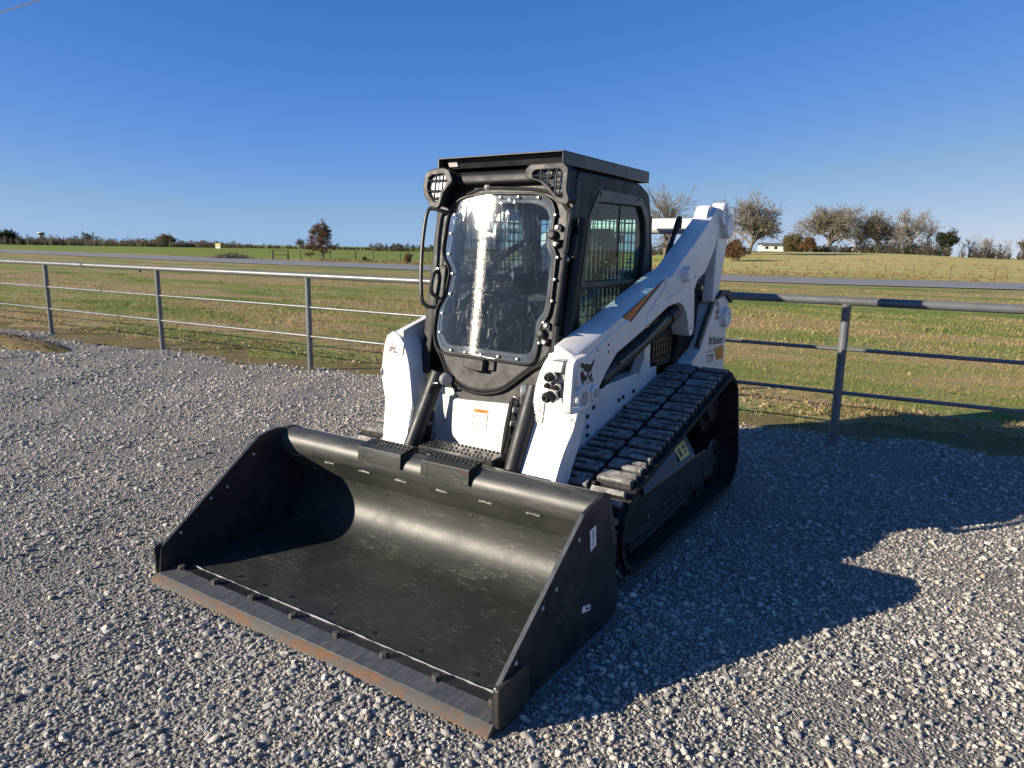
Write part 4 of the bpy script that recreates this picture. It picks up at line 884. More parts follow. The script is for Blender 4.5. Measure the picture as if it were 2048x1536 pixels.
for s in (1, -1):
    side_plates[s] = plate('side_plate', [sp], .018, YZ(s*1.011), MT['black'], bucket, .002)
    tb = rounded([(-.005, .020), (-.010, .165), (.15, .175), (.185, .150), (.20, .02), (.06, -.002)], [.0, .01, .02, .02, 0, 0])
    plate('side_cutter', [tb], .014, YZ(s*1.028), MT['bucket'], bucket, .002)
    # worn bright edge along the sloping front of the side plate
    mb = MB(); mb.prism([(.022, .1585), (.618, .5955), (.618, .5975), (.020, .1605)], 1.002, 1.020); build('worn_edge', mir(mb, s), MT['wear'] if s > 0 else MT['darkgrey'], bucket)
    for (y, z) in ((.575, .505), (.40, .365), (.30, .33), (.12, .20)):
        mb = MB(); x = 1.0225 if s > 0 else -1.0015
        mb.lathe((x, y, z), (1, 0, 0), [(0, .0095), (.002, .0085), (.002, 0)], 10); build('plate_bolt', mb, MT['bolt'], side_plates[s])
    mb = MB(); mb.lathe((1.0352, .06, .09), (1, 0, 0), [(0, .008), (.001, .008), (.001, 0)], 8); mb.lathe((1.0352, .13, .12), (1, 0, 0), [(0, .008), (.001, .008), (.001, 0)], 8); build('cutter_hole', mir(mb, s), MT['ink'], bucket)
    mb = MB(); mb.prism(arc(.832, .535, .086, 215, 55, 10)+[(.90, .60), (.86, .50)], .985, 1.004); build('roll_end', mir(mb, s), MT['bucket'], bucket)
# cutting edge: wear plate, bolt-on rusty edge, weld, nuts and holes
mb = MB(); mb.prism([(-.012, .030), (.075, .040), (.078, .028), (-.010, .014)], -1.0, 1.0); build('wear_plate', mb, MT['wear'], bucket, .002)
mb = MB(); mb.prism([(-.045, -.004), (-.040, .004), (-.008, .028), (.10, .026), (.10, .0)], -1.018, 1.018); build('cutting_edge', mb, MT['rust'], bucket, .002)
mb = MB(); mb.prism([(.074, .030), (.074, .0385), (.13, .0365), (.13, .030)], -1.0, 1.0); build('base_strip', mb, MT['black'], bucket)
pts = [(-.93+1.87*k/60, .131+rnd.uniform(-.0015, .0015), .039+rnd.uniform(-.001, .001)) for k in range(61)]
mb = MB(); mb.tube(pts, [rnd.choice((.0008, .002, .003, .0045)) for _ in pts], 6); build('weld_bead', mb, MT['greytab'], bucket)
mbn = MB(); mbn.lathe((0, 0, 0), (0, 0, 1), [(0, .019), (.020, .019), (.024, .015), (.024, 0)], 6); me_n = mbn.mesh('edge_bolt', MT['rust'], 20)
for k, x in enumerate((-.93, -.661, -.388, -.106, .165, .433, .698, .962)):
    o = link('edge_bolt', me_n, bucket); o.location = (x, .072, .036); o.rotation_euler = (0, 0, .4*k)
mbn = MB(); mbn.lathe((0, 0, 0), (0, 0, 1), [(0, .012), (.0012, .012), (.0012, 0)], 10); me_h = mbn.mesh('bolt_hole', MT['ink'])
for x in (-.63, -.46, -.26, .0, .27, .52, .80):
    o = link('bolt_hole', me_h, bucket); o.location = (x, .185+.01*rnd.random(), .0365)
for (x, y, z) in ((-.33, .905, .33), (.23, .905, .33)):
    mb = MB(); mb.lathe((x, .918, .325), (0, -1, .1), [(0, .016), (.002, .014), (.002, 0)], 10); build('bolt_hole', mb, MT['ink'], bucket)
# stitch welds under the roll, grip steps on the roll
for k in range(8):
    x = -.93+.262*k; n_ = 5
    pts = [(x+.075*i/n_+rnd.uniform(-.004, .004), .781+rnd.uniform(-.002, .001), .470+rnd.uniform(-.002, .002)) for i in range(n_+1)]
    mb = MB(); mb.tube(pts, [.002+.0025*rnd.random() for _ in pts], 6); build('weld_bead', mb, MT['alu'], bucket)
for x0, x1 in ((-.37, -.075), (.055, .350)):
    mb = MB()
    mb.prism(rounded([(.739, .545), (.745, .622), (.850, .640), (.875, .635), (.875, .625), (.755, .610), (.755, .545)], .004), x0+.045, x1)
    mb.prism(rounded([(.739, .545), (.745, .622), (.850, .640), (.850, .55)], .004), x0, x0+.047); mb.prism([(.739, .545), (.744, .620), (.850, .638), (.850, .55)], x1-.008, x1)
    gs = build('grip_step', mb, MT['bucket'], bucket, .003)
    mb = MB()
    for k in range(11):
        x = x0+.018+.0262*k; mb.lathe((x, .80, .631), (0, -.1, 1), [(0, .009), (.006, .0075)], 6); mb.lathe((x+.012, .835, .637), (0, -.1, 1), [(0, .009), (.006, .0075)], 6)
    build('grip_teeth', mb, MT['bucket'], gs)
    mb = MB(); mb.prism([(.743, .604), (.7405, .612), (.745, .614)], x0+.03, x1); build('worn_lip', mb, MT['steel'] if x0 < 0 else MT['rust'], gs)
# white stock label and small white arrow label on the near side plate
LB = [(0.6655,0.5124),(0.7194,0.5207),(0.7299,0.4286),(0.6781,0.4162)]
plate('stock_label', [LB], .0008, YZ(1.0236), MT['decal'], side_plates[1])
t_ = text('stock_number', 'A11987', Matrix(((0, 0, 1, 1.0246), (0, -1, 0, 0), (1, 0, 0, 0), (0, 0, 0, 1))), MT['ink'], side_plates[1], .075, .020, .01)
c_ = sum(p[0] for p in LB)/4, sum(p[1] for p in LB)/4
t_.data.transform(Matrix.Translation((0, c_[0]+.010, c_[1]-.038)))
plate('arrow_label', [[(0.6243,0.1937),(0.6984,0.1749),(0.6959,0.1485),(0.6221,0.1656)]], .0008, YZ(1.0236), MT['decal'], side_plates[1])
plate('arrow_mark', [[(0.6503,0.1848),(0.6744,0.1674),(0.6925,0.1709),(0.6798,0.1582),(0.661,0.1643)]], .0006, YZ(1.0244), MT['ink'], side_plates[1])
# ------------------------------------------------------------------ ground
nr = np.random.default_rng(11)
def gh(x, y):
    """gentle unevenness of the gravel"""
    return .010*np.sin(1.7*x+.6*y)+.008*np.sin(2.9*y-1.1*x+1)+.006*np.sin(5.3*x+3.1*y)+.005*np.sin(7.1*y-4.3*x+2)-.016
def edge_y(x):
    """where the gravel ends, just behind the fence"""
    return 5.36+.078*x+.07*np.sin(1.3*x)+.05*np.sin(3.1*x+1)+.03*np.sin(7*x)
def smooth01(t): t = np.clip(t, 0, 1); return t*t*(3-2*t)
def rise(x, y):
    """the field beyond the road climbs gently towards the trees on the right"""
    dx, dy = x-CAM.x, y-CAM.y; d = np.hypot(dx, dy)
    f = dx*-math.sin(YAW)+dy*math.cos(YAW); r = dx*math.cos(YAW)+dy*math.sin(YAW)
    px = 1024+1420*r/np.maximum(f, 1e-3); px = np.where(f > 1, px, np.where(r > 0, 2600, -800))
    return 2.15*smooth01((d-60)/95)*smooth01((px-1150)/320)*(1-.38*smooth01((px-1720)/330))
def sheet(name, xs, ys, zf, mat, kind='structure', mask=None):
    X, Y = np.meshgrid(xs, ys); Z = zf(X, Y)
    nx, ny = len(xs), len(ys); co = np.stack([X.ravel(), Y.ravel(), np.broadcast_to(Z, X.shape).ravel()], 1)
    i = np.arange(nx*ny).reshape(ny, nx); q = np.stack([i[:-1, :-1], i[:-1, 1:], i[1:, 1:], i[1:, :-1]], -1).reshape(-1, 4)
    me = bpy.data.meshes.new(name); me.from_pydata(co.tolist(), [], q.tolist()); me.materials.append(mat); me.shade_smooth()
    return tag(link(name, me), kind=kind)
def strip(name, xs, y0f, y1f, n, zf, mat):
    """sheet between two curves y0(x), y1(x)"""
    T = np.linspace(0, 1, n); X = np.repeat(np.asarray(xs)[None, :], n, 0); Y = y0f(X)*(1-T[:, None])+y1f(X)*T[:, None]; Z = zf(X, Y)
    ny, nx = X.shape; co = np.stack([X.ravel(), Y.ravel(), Z.ravel()], 1)
    i = np.arange(nx*ny).reshape(ny, nx); q = np.stack([i[:-1, :-1], i[:-1, 1:], i[1:, 1:], i[1:, :-1]], -1).reshape(-1, 4)
    me = bpy.data.meshes.new(name); me.from_pydata(co.tolist(), [], q.tolist()); me.materials.append(mat); me.shade_smooth()
    return tag(link(name, me), kind='structure')
gx = np.concatenate([np.linspace(-120, -22, 20), np.linspace(-20, 9, 240), np.linspace(12, 60, 12)])
strip('gravel_lot', gx, lambda x: -14+0*x, edge_y, 190, lambda x, y: gh(x, y)*np.clip((np.hypot(x, y-2)+1)/4, .6, 1.3)-.03*smooth01((y-edge_y(x)+.25)/.25), MT['gravel'])
gx2 = np.concatenate([np.linspace(-120, -22, 20), np.linspace(-20, 9, 200), np.linspace(12, 60, 12)])
strip('moss_strip', gx2, lambda x: edge_y(x)-.35, lambda x: edge_y(x)+.62+.10*np.sin(2.1*x+.5)+.07*np.sin(5*x), 14, lambda x, y: gh(x, y)*.6-.006+.0*x, MT['moss'])
def lawn_z(x, y): return -.012-.02*smooth01((y-34)/4)+.022*(1-smooth01((y-28)/6))*np.sin(.9*x+.4*y)*np.sin(.7*y+1)*smooth01((y-7)/4)+0*x
strip('lawn', np.concatenate([np.linspace(-420, -42, 50), np.linspace(-40, 20, 160), np.linspace(24, 200, 24)]), lambda x: edge_y(np.clip(x, -40, 20))+.05, lambda x: 60+0*x, 90, lambda x, y: lawn_z(x, y)-.02*smooth01((.6-(y-edge_y(x)))/.6), MT['lawn'])
# far field: rings round the viewpoint out to the horizon
rr_ = np.concatenate([np.linspace(30, 260, 70), np.geomspace(275, 3500, 22)]); aa = np.linspace(0, 2*math.pi, 181)
RR, AA = np.meshgrid(rr_, aa, indexing='ij'); FX, FY = CAM.x+RR*np.cos(AA), CAM.y+RR*np.sin(AA)
FZ = rise(FX, FY)-.10*(1-smooth01((FY-55)/10))-.02
co = np.stack([FX.ravel(), FY.ravel(), FZ.ravel()], 1); n_ = len(aa); ii = np.arange(FX.size).reshape(FX.shape)
qq = np.stack([ii[:-1, :-1], ii[1:, :-1], ii[1:, 1:], ii[:-1, 1:]], -1).reshape(-1, 4)
me = bpy.data.meshes.new('field'); me.from_pydata(co.tolist(), [], qq.tolist()); me.materials.append(MT['field']); me.shade_smooth()
tag(link('field', me), kind='structure')
# road beyond the lawn with its pale edge lines
RC = [(-900, 128), (-420, 70), (-200, 54), (-120, 48.5), (-76, 45.5), (-45, 44.2), (-12, 46.6), (6, 51.2), (30, 57.5), (80, 72), (200, 108)]
rc = catmull([(x, y, 0) for x, y in RC], 14)
def road(name, off0, off1, z, mat):
    mb = MB(); vs, fs = [], []
    for i, p in enumerate(rc):
        t = (rc[min(i+1, len(rc)-1)]-rc[max(i-1, 0)]).normalized(); nn = Vector((-t.y, t.x, 0))
        for o_ in (off0, off1): q_ = p+nn*o_; vs.append((q_.x, q_.y, z+float(rise(np.array(q_.x), np.array(q_.y)))))
    for i in range(len(rc)-1): fs.append((2*i, 2*i+1, 2*i+3, 2*i+2))
    mb.add(vs, fs); return tag(build(name, mb, mat, None, 0, 0), kind='structure')
road('road', -5.6, 5.6, .012, MT['asphalt'])
road('road_edge_line', -5.25, -4.85, .018, MT['roadline']); road('road_edge_line', 4.75, 5.0, .018, MT['roadline'])

# ------------------------------------------------------------------ scattering (instances on points)
def scatter(name, P, ROT, SCL, PICK, protos, label, cat):
    c = bpy.data.collections.new(name+'_shapes')
    for k, me_ in enumerate(protos):
        o = bpy.data.objects.new('%s_shape_%02d' % (name, k), me_); c.objects.link(o)
    me = bpy.data.meshes.new(name); me.vertices.add(len(P)); me.vertices.foreach_set('co', np.ascontiguousarray(P, np.float32).ravel())
    for nm, typ, arr, key in (('rot', 'FLOAT_VECTOR', ROT, 'vector'), ('scl', 'FLOAT_VECTOR', SCL, 'vector'), ('pick', 'INT', PICK, 'value')):
        a = me.attributes.new(nm, typ, 'POINT'); a.data.foreach_set(key, np.ascontiguousarray(arr, np.int32 if typ == 'INT' else np.float32).ravel())
    o = link(name, me)
    g = bpy.data.node_groups.new(name, 'GeometryNodeTree')
    g.interface.new_socket('Geometry', in_out='INPUT', socket_type='NodeSocketGeometry'); g.interface.new_socket('Geometry', in_out='OUTPUT', socket_type='NodeSocketGeometry')
    gi, go = g.nodes.new('NodeGroupInput'), g.nodes.new('NodeGroupOutput'); ip = g.nodes.new('GeometryNodeInstanceOnPoints'); ci = g.nodes.new('GeometryNodeCollectionInfo')
    ci.inputs['Collection'].default_value = c; ci.inputs['Separate Children'].default_value = True; ci.inputs['Reset Children'].default_value = True
    m2p = g.nodes.new('GeometryNodeMeshToPoints')
    def at(nm, typ): a = g.nodes.new('GeometryNodeInputNamedAttribute'); a.data_type = typ; a.inputs[0].default_value = nm; return a.outputs[0]
    g.links.new(gi.outputs[0], m2p.inputs[0]); g.links.new(m2p.outputs[0], ip.inputs['Points']); g.links.new(ci.outputs[0], ip.inputs['Instance'])
    ip.inputs['Pick Instance'].default_value = True; g.links.new(at('pick', 'INT'), ip.inputs['Instance Index'])
    g.links.new(at('rot', 'FLOAT_VECTOR'), ip.inputs['Rotation']); g.links.new(at('scl', 'FLOAT_VECTOR'), ip.inputs['Scale'])
    g.links.new(ip.outputs[0], go.inputs[0])
    md = o.modifiers.new('scatter', 'NODES'); md.node_group = g
    return tag(o, label, cat, kind='stuff')
VIEWA = math.atan2(fw.y, fw.x)
def wedge(r0, r1, dens, half=R(62)):
    n = int(dens*half*(r1*r1-r0*r0)); r = np.sqrt(nr.uniform(r0*r0, r1*r1, n)); a = VIEWA+nr.uniform(-half, half, n)
    return CAM.x+r*np.cos(a), CAM.y+r*np.sin(a), r
def stone(k):
    b = bmesh.new(); bmesh.ops.create_icosphere(b, subdivisions=2 if k < 5 else 1, radius=1)
    q_ = random.Random(k); ax = [Vector((q_.gauss(0, 1), q_.gauss(0, 1), q_.gauss(0, 1))).normalized() for _ in range(9)]; hh = [q_.uniform(.55, .9) for _ in ax]
    for v in b.verts:
        d = v.co.normalized(); r_ = 1.0
        for a_, h_ in zip(ax, hh):
            c_ = d.dot(a_)
            if c_ > 0: r_ = min(r_, h_/c_)
        v.co = d*r_*q_.uniform(.95, 1.04); v.co.z *= .68; v.co.y *= .86
    me = bpy.data.meshes.new('stone'); b.to_mesh(me); b.free(); me.materials.append(MT['stone']); me.shade_smooth(); me.set_sharp_from_angle(angle=R(28)); return me
stones = [stone(k) for k in range(12)]
X_, Y_, S_, K_ = [], [], [], []
for r0, r1, dens, lo, hi, big in ((.3, 3.2, 4600, .0042, .0085, .14), (3.2, 5.5, 3300, .0050, .0092, .12), (5.5, 9.5, 1700, .0070, .0110, .12), (9.5, 17, 420, .011, .017, .10), (17, 30, 90, .017, .026, .1)):
    x, y, r = wedge(r0, r1, dens)
    patch = np.sin(1.1*x+.7*y)+np.sin(2.3*x-1.6*y+1)+np.sin(.5*x+3.1*y+2)+.8*np.sin(4.3*x+2.2*y)
    bare = np.exp(-((y-3.85-.085*(x+7))/.20)**2)*smooth01((x+11)/2)*smooth01((-3.2-x)/1.5)+.8*np.exp(-((y-1.55-.25*(x+4))/.16)**2)*smooth01((-1.8-x)/1)*smooth01((x+8)/2)
    keep = (nr.random(len(x)) < np.clip(.80+.18*patch, .25, 1)*(1-.85*np.minimum(bare, 1)))
    keep &= (y < edge_y(x)-.02+nr.normal(0, .05, len(x))+(nr.random(len(x)) < .10)*nr.exponential(.22, len(x)))
    keep &= ~((np.abs(x) < 1.06) & (y > -.06) & (y < 1.02)) & ~((np.abs(np.abs(x)-.72) < .26) & (y > 1.2) & (y < 3.25))
    x, y = x[keep], y[keep]; s = nr.uniform(lo, hi, len(x)); b_ = nr.random(len(x)) < big; s[b_] *= nr.uniform(1.5, 2.5, b_.sum())
    X_.append(x); Y_.append(y); S_.append(s); K_.append(np.where(r[keep] < 3.4, nr.integers(0, 12, len(x)), nr.integers(5, 12, len(x))))
x, y, s, k_ = map(np.concatenate, (X_, Y_, S_, K_))
z = gh(x, y)*np.clip((np.hypot(x, y-2)+1)/4, .6, 1.3)-.03*smooth01((y-edge_y(x)+.25)/.25)+s*.22
s *= 1.05
rot = np.stack([nr.normal(0, .35, len(x)), nr.normal(0, .35, len(x)), nr.uniform(0, 6.3, len(x))], 1)
scl = np.stack([s*nr.uniform(.85, 1.35, len(x)), s*nr.uniform(.8, 1.2, len(x)), s*nr.uniform(.75, 1.2, len(x))], 1)
scatter('gravel_stones', np.stack([x, y, z], 1), rot, scl, k_, stones, 'loose pale grey gravel stones covering the lot', 'gravel')

def tuft(k, n, h, spread, w):
    q_ = random.Random(100+k); mb = MB()
    for _ in range(n):
        a = q_.uniform(0, 6.3); r_ = spread*math.sqrt(q_.random()); b_ = Vector((r_*math.cos(a), r_*math.sin(a), -.01)); hh = h*q_.uniform(.45, 1.15)
        d = q_.uniform(0, 6.3); lean = q_.uniform(.2, .9)*hh; sd = Vector((-math.sin(d), math.cos(d), 0))*w*.5
        m_ = b_+Vector((math.cos(d)*lean*.35, math.sin(d)*lean*.35, hh*.62)); t_ = b_+Vector((math.cos(d)*lean, math.sin(d)*lean, hh))
        mb.add([b_-sd, b_+sd, m_+sd*.8, m_-sd*.8, t_], [(0, 1, 2, 3), (3, 2, 4)])
    me = mb.mesh('tuft', MT['blade'], 0); return me
near_t = [tuft(k, 15, .042, .080, .0055) for k in range(6)]; far_t = [tuft(20+k, 12, .055, .18, .014) for k in range(4)]
PX_, PY_, PS, PK = [], [], [], []
for r0, r1, dens, kk in ((5.2, 9, 150, 0), (9, 14, 80, 0), (14, 24, 26, 1), (24, 46, 7.5, 1)):
    x, y, r = wedge(r0, r1, dens, R(50)); e = y-edge_y(x)
    keep = ((e > .48+nr.normal(0, .14, len(x))) | ((e > .04) & (nr.random(len(x)) < .18+.45*np.clip(e/.5, 0, 1)))) & (y < 38.0); bare = np.sin(1.9*x+.8*y)+np.sin(3.7*x-2.3*y)+np.sin(.9*x+2.9*y)
    keep &= (nr.random(len(x)) < np.clip(.45+.25*bare+np.minimum(np.abs(e-.6), 1.5)*.5, .08, 1))
    x, y = x[keep], y[keep]; PX_.append(x); PY_.append(y); ek = y-edge_y(x); PS.append(nr.uniform(.6, 1.25, len(x))*(1+.9*(nr.random(len(x)) < .05))*(1+.7*np.exp(-((ek-.75)/.4)**2)*nr.random(len(x)))); PK.append(nr.integers(0, 6, len(x)) if kk == 0 else nr.integers(6, 10, len(x)))
x, y, s, k_ = map(np.concatenate, (PX_, PY_, PS, PK))
scatter('grass', np.stack([x, y, lawn_z(x, y)], 1), np.stack([0*x, 0*x, nr.uniform(0, 6.3, len(x))], 1), np.stack([s, s, s*nr.uniform(.6, 1.15, len(x))], 1), k_, near_t+far_t, 'short dry and green lawn grass between fence and road', 'grass')
def leafshape(k):
    q_ = random.Random(300+k); mb = MB(); a = [(-.5, 0), (-.2, .28), (.2, .22), (.55, 0), (.15, -.26), (-.25, -.22)]
    mb.add([(x_, y_, .18*math.sin(3*x_+k)+q_.uniform(0, .12)) for x_, y_ in a], [(0, 1, 2, 3), (0, 3, 4, 5)]); return mb.mesh('leaf', MT['deadleaf'], 0)
x, y, r = wedge(5, 16, 80, R(42)); e = y-edge_y(x); keep = (e > .12) & (nr.random(len(x)) < np.clip(np.exp(-((e-.75)/.45)**2)*1.0+.10*np.exp(-e/3), 0, 1)); x, y = x[keep], y[keep]
s = nr.uniform(.03, .075, len(x))
scatter('leaf_litter', np.stack([x, y, lawn_z(x, y)+.022], 1), np.stack([nr.normal(0, .4, len(x)), nr.normal(0, .4, len(x)), nr.uniform(0, 6.3, len(x))], 1), np.stack([s, s, s], 1), nr.integers(0, 4, len(x)), [leafshape(k) for k in range(4)], 'fallen tan leaves along the foot of the fence', 'leaves')

# taller dry weeds along the far side of the road
def weed(k):
    q_ = random.Random(500+k); mb = MB()
    for _ in range(22):
        a = q_.uniform(0, 6.3); r_ = .35*math.sqrt(q_.random()); b_ = Vector((r_*math.cos(a), r_*math.sin(a), -.02)); h_ = q_.uniform(.25, .7); d = q_.uniform(0, 6.3); w = Vector((-math.sin(d), math.cos(d), 0))*.022
        t_ = b_+Vector((math.cos(d)*.3*h_, math.sin(d)*.3*h_, h_)); mb.add([b_-w, b_+w, t_+w*.5, t_-w*.5], [(0, 1, 2, 3)])
    return mb.mesh('weed', MT['dryweed'], 0)
x, y, r = wedge(48, 110, 1.9, R(40)); dx, dy = x-CAM.x, y-CAM.y; px = 1024+1420*(dx*math.cos(YAW)+dy*math.sin(YAW))/(dx*-math.sin(YAW)+dy*math.cos(YAW))
ry = np.interp(x, [q_.x for q_ in rc], [q_.y for q_ in rc]); off = y-ry
keep = (off > 7.5) & (nr.random(len(x)) < np.where(px > 1000, .06+.40*np.exp(-((off-15)/5)**2), np.where(px > 640, np.exp(-((off-11)/5)**2), .5*np.exp(-((off-8)/2)**2))))
x, y = x[keep], y[keep]; s = nr.uniform(.35, .85, len(x))
scatter('dry_weeds', np.stack([x, y, rise(x, y)-.1*(1-smooth01((y-55)/10))], 1), np.stack([0*x, 0*x, nr.uniform(0, 6.3, len(x))], 1), np.stack([s, s, s*.62], 1), nr.integers(0, 4, len(x)), [weed(k) for k in range(4)], 'tall dry brown weeds on the far verge of the road', 'weeds')
# heap of dark soil and dead stalks on the gravel at the left border
P0 = Vector((*[(-10.9405,3.3828)][0], 0)); q_ = random.Random(9); mb = MB()
for i in range(9):
    for k in range(17):
        a = 2*math.pi*k/16; r_ = i/8; mb.v.append((P0.x+1.5*r_*math.cos(a)*(1+.2*math.sin(3*a)), P0.y+.42*r_*math.sin(a)*(1+.25*math.cos(2*a)), -.03+.13*(1-r_*r_)+q_.uniform(-.012, .012)))
for i in range(8):
    for k in range(16): mb.f.append((i*17+k, i*17+k+1, i*17+18+k, i*17+17+k)); mb.mi.append(0)
hp = build('soil_heap', mb, MT['moss'], None, 0, 60); tag(hp, 'low heap of dark soil with dead stalks on the gravel at the left border', 'soil heap')
mb = MB()
for _ in range(240):
    a, r_ = q_.uniform(0, 6.3), math.sqrt(q_.random())*.95; c = Vector((P0.x+1.5*r_*math.cos(a), P0.y+.42*r_*math.sin(a), .12*(1-r_*r_)-.005)); d = Vector((q_.gauss(0, 1), q_.gauss(0, 1), q_.uniform(.0, .5))).normalized()*q_.uniform(.05, .16); mb.tube([c, c+d], [.004, .002], 3, cap=False)
tag(build('dead_stalks', mb, MT['bark'], hp, 0, 0), kind='stuff')

# ------------------------------------------------------------------ pipe fence
F0, F1 = Vector((-11.585, 4.295, 0)), Vector((1.308, 4.877, 0)); FD = (F1-F0)/4.0
fence = thing('pipe_fence', F0+FD*2, 'grey welded pipe fence with a thick top rail behind the loader', 'fence')
for k in range(-4, 9):
    p = F0+FD*k
    mb = MB(); mb.cyl(p+Vector((0, 0, -.05)), p+Vector((0, 0, 1.225)), .0365, 18); build('post', mb, MT['galv'], fence)
    mb = MB(); mb.tube([p+Vector((.037*math.cos(a), .037*math.sin(a), 1.213+.012*abs(math.cos(a-.05)))) for a in [i*math.pi/8 for i in range(17)]], .006, 6); build('weld', mb, MT['galv'], fence)
    if k < 8:
        for z_ in (.455, .840):
            mb = MB(); mb.cyl(p+FD.normalized()*.03+Vector((0, 0, z_)), p+FD-FD.normalized()*.03+Vector((0, 0, z_+rnd.uniform(-.004, .004))), .0165, 12); build('lower_rail', mb, MT['galv'], fence)
        if k % 2 == 0:
            mb = MB(); a, b = p+Vector((0, 0, 1.252)), p+FD*2*.999+Vector((0, 0, 1.252)); mb.cyl(a, b, .0365, 20); build('top_rail', mb, MT['galv'], fence)
            mb = MB(); mb.cyl(b-FD.normalized()*.006, b+FD.normalized()*.006, .038, 20); build('rail_joint', mb, MT['galv'], fence)
mb = MB(); p = F0+FD*.87+Vector((0, -.02, 1.205)); mb.box(p.x-.02, p.x+.02, p.y-.005, p.y+.02, p.z-.025, p.z+.012); build('rail_clip', mb, MT['darkgrey'], fence)

# ------------------------------------------------------------------ trees
def ground(x, y): return float(rise(np.array(x), np.array(y)))
def grow(trunk, crown, tips, q_, p, d, ln, r, lv, LV, cfg):
    seg = 3 if lv < 3 else 2; P = [p.copy()]; rs = [r]; dd = d.copy()
    for i in range(seg):
        dd = (dd+Vector((q_.gauss(0, 1), q_.gauss(0, 1), q_.gauss(0, .7)))*cfg['jit']+Vector((0, 0, cfg['up']))).normalized()
        P.append(P[-1]+dd*ln/seg); rs.append(max(r*(1-.45*(i+1)/seg), cfg['rmin']))
    (trunk if lv < 2 else crown).tube(P, rs, 6 if lv < 2 else (4 if lv == 2 else 3), cap=False)
    if lv == LV: tips.append((P[-1], dd)); tips.append((P[1], dd)); return
    nch = cfg['kids'][min(lv, len(cfg['kids'])-1)]
    for c in range(nch):
        t_ = q_.uniform(cfg['from'] if lv == 0 else .35, 1.0) if c else 1.0
        i = min(int(t_*seg), seg-1); b_ = P[i].lerp(P[i+1], t_*seg-i)
        ax = dd.orthogonal().normalized(); ax = Matrix.Rotation(q_.uniform(0, 6.3), 3, dd) @ ax
        nd = (Matrix.Rotation(q_.uniform(*cfg['ang'])*(.45 if c == 0 else 1), 3, ax) @ dd).normalized()
        grow(trunk, crown, tips, q_, b_, nd, ln*q_.uniform(*cfg['len'])*(1-.25*(1-t_)), max(rs[i]*q_.uniform(.5, .72), cfg['rmin']), lv+1, LV, cfg)
def leaves(mb, q_, tips, n, size, spread, keep=1.0):
    for p, d in tips:
        if q_.random() > keep: continue
        for _ in range(n):
            c = p+Vector((q_.gauss(0, 1), q_.gauss(0, 1), q_.gauss(0, .8)))*spread
            u = Vector((q_.gauss(0, 1), q_.gauss(0, 1), q_.gauss(0, 1))).normalized(); w = u.orthogonal().normalized(); s = size*q_.uniform(.5, 1.3)
            mb.add([c-u*s, c+w*s*.6, c+u*s, c-w*s*.6], [(0, 1, 2, 3)])
def tree(name, pos, H, label, cat='tree', seed=0, wid=.5, LV=4, trunk_f=.28, kids=(5, 4, 4, 3), leaf=None, group=None, rad=None, rmin=.014, twig='paletwig', stems=1, up_=.02, zoff=0., ang=(.35, .95), jit=.13, lens=(.58, .82), fr0=.45, cone=0):
    q_ = random.Random(seed); z0 = ground(*pos)+zoff; root = thing(name, (pos[0], pos[1], z0), label, cat, group)
    T, Cw, tips = MB(), MB(), []
    cfg = dict(jit=jit, up=up_, kids=kids, ang=ang, len=lens, rmin=rmin); cfg['from'] = fr0
    for k in range(stems):
        d = Vector((q_.gauss(0, .25)*(stems > 1), q_.gauss(0, .25)*(stems > 1), 1)).normalized()
        grow(T, Cw, tips, q_, Vector((q_.gauss(0, .15)*(stems > 1), q_.gauss(0, .15)*(stems > 1), -.1)), d, H*trunk_f, rad or H*.028, 0, LV, cfg)
    ex = np.array(T.v+Cw.v); top = np.percentile(ex[:, 2], 99.7); ww = np.percentile(np.abs(ex[:, :2]), 98)
    sz = H/top; sw = wid*H/ww
    cn = lambda z_: 1 if not cone else max(.12, min(1.0, 1.30*(1-z_/top)+.10))
    tf = lambda vs: [(pos[0]+x_*sw*cn(z_), pos[1]+y_*sw*cn(z_), z0+z_*sz) for x_, y_, z_ in vs]
    T.v = tf(T.v); Cw.v = tf(Cw.v); tips = [(Vector(tf([p])[0]), d) for p, d in tips]
    build('trunk', T, MT['bark'], root); cr = build('crown', Cw, MT[twig], root, 0, 0)
    if leaf:
        mb = MB(); leaves(mb, q_, tips, *leaf[1:]); build('leaves', mb, MT[leaf[0]], root, 0, 0)
    return root
G1 = 'bare autumn trees along the far side of the right field'
tree('bare_tree', (-43.9269,117.568), 11.6, 'tall bare tree rising behind the cab, above the white cross tube', seed=3, wid=.42, LV=5, kids=(7, 5, 4, 3, 3), group=G1, ang=(.25, .75))
tree('bare_tree', (-43.4149,130.5303), 8.8, 'smaller bare tree between the cab and the lift arm top', seed=4, wid=.28, LV=4, kids=(5, 4, 4, 3), group=G1, ang=(.25, .7))
tree('bare_tree', (-33.2095,91.6894), 4.0, 'low crooked bare tree seen under the white cross tube', seed=5, wid=.62, LV=4, kids=(4, 4, 3, 3), group=G1, trunk_f=.22)
tree('bare_tree', (-28.879,112.0064), 9.2, 'broad many-branched bare tree right of the lift arm top', seed=8, wid=.54, LV=5, rmin=.018, kids=(7, 5, 5, 4, 3), stems=2, group=G1, leaf=('oliveleaf', 1, .10, .4, .25))
tree('oak_tree', (-24.6983,160.97), 9.3, 'wide brown-leaved tree with pale limbs, largest on the right', seed=12, wid=.62, LV=5, rmin=.02, kids=(7, 5, 4, 4, 3), stems=2, leaf=('oliveleaf', 2, .13, .5, .5))
tree('bare_tree', (-16.4109,165.1454), 8.4, 'olive topped half-bare tree, third from the right end of the tall trees', seed=15, wid=.46, LV=5, rmin=.018, kids=(6, 5, 4, 4, 3), stems=2, group=G1, leaf=('oliveleaf', 2, .13, .5, .45))
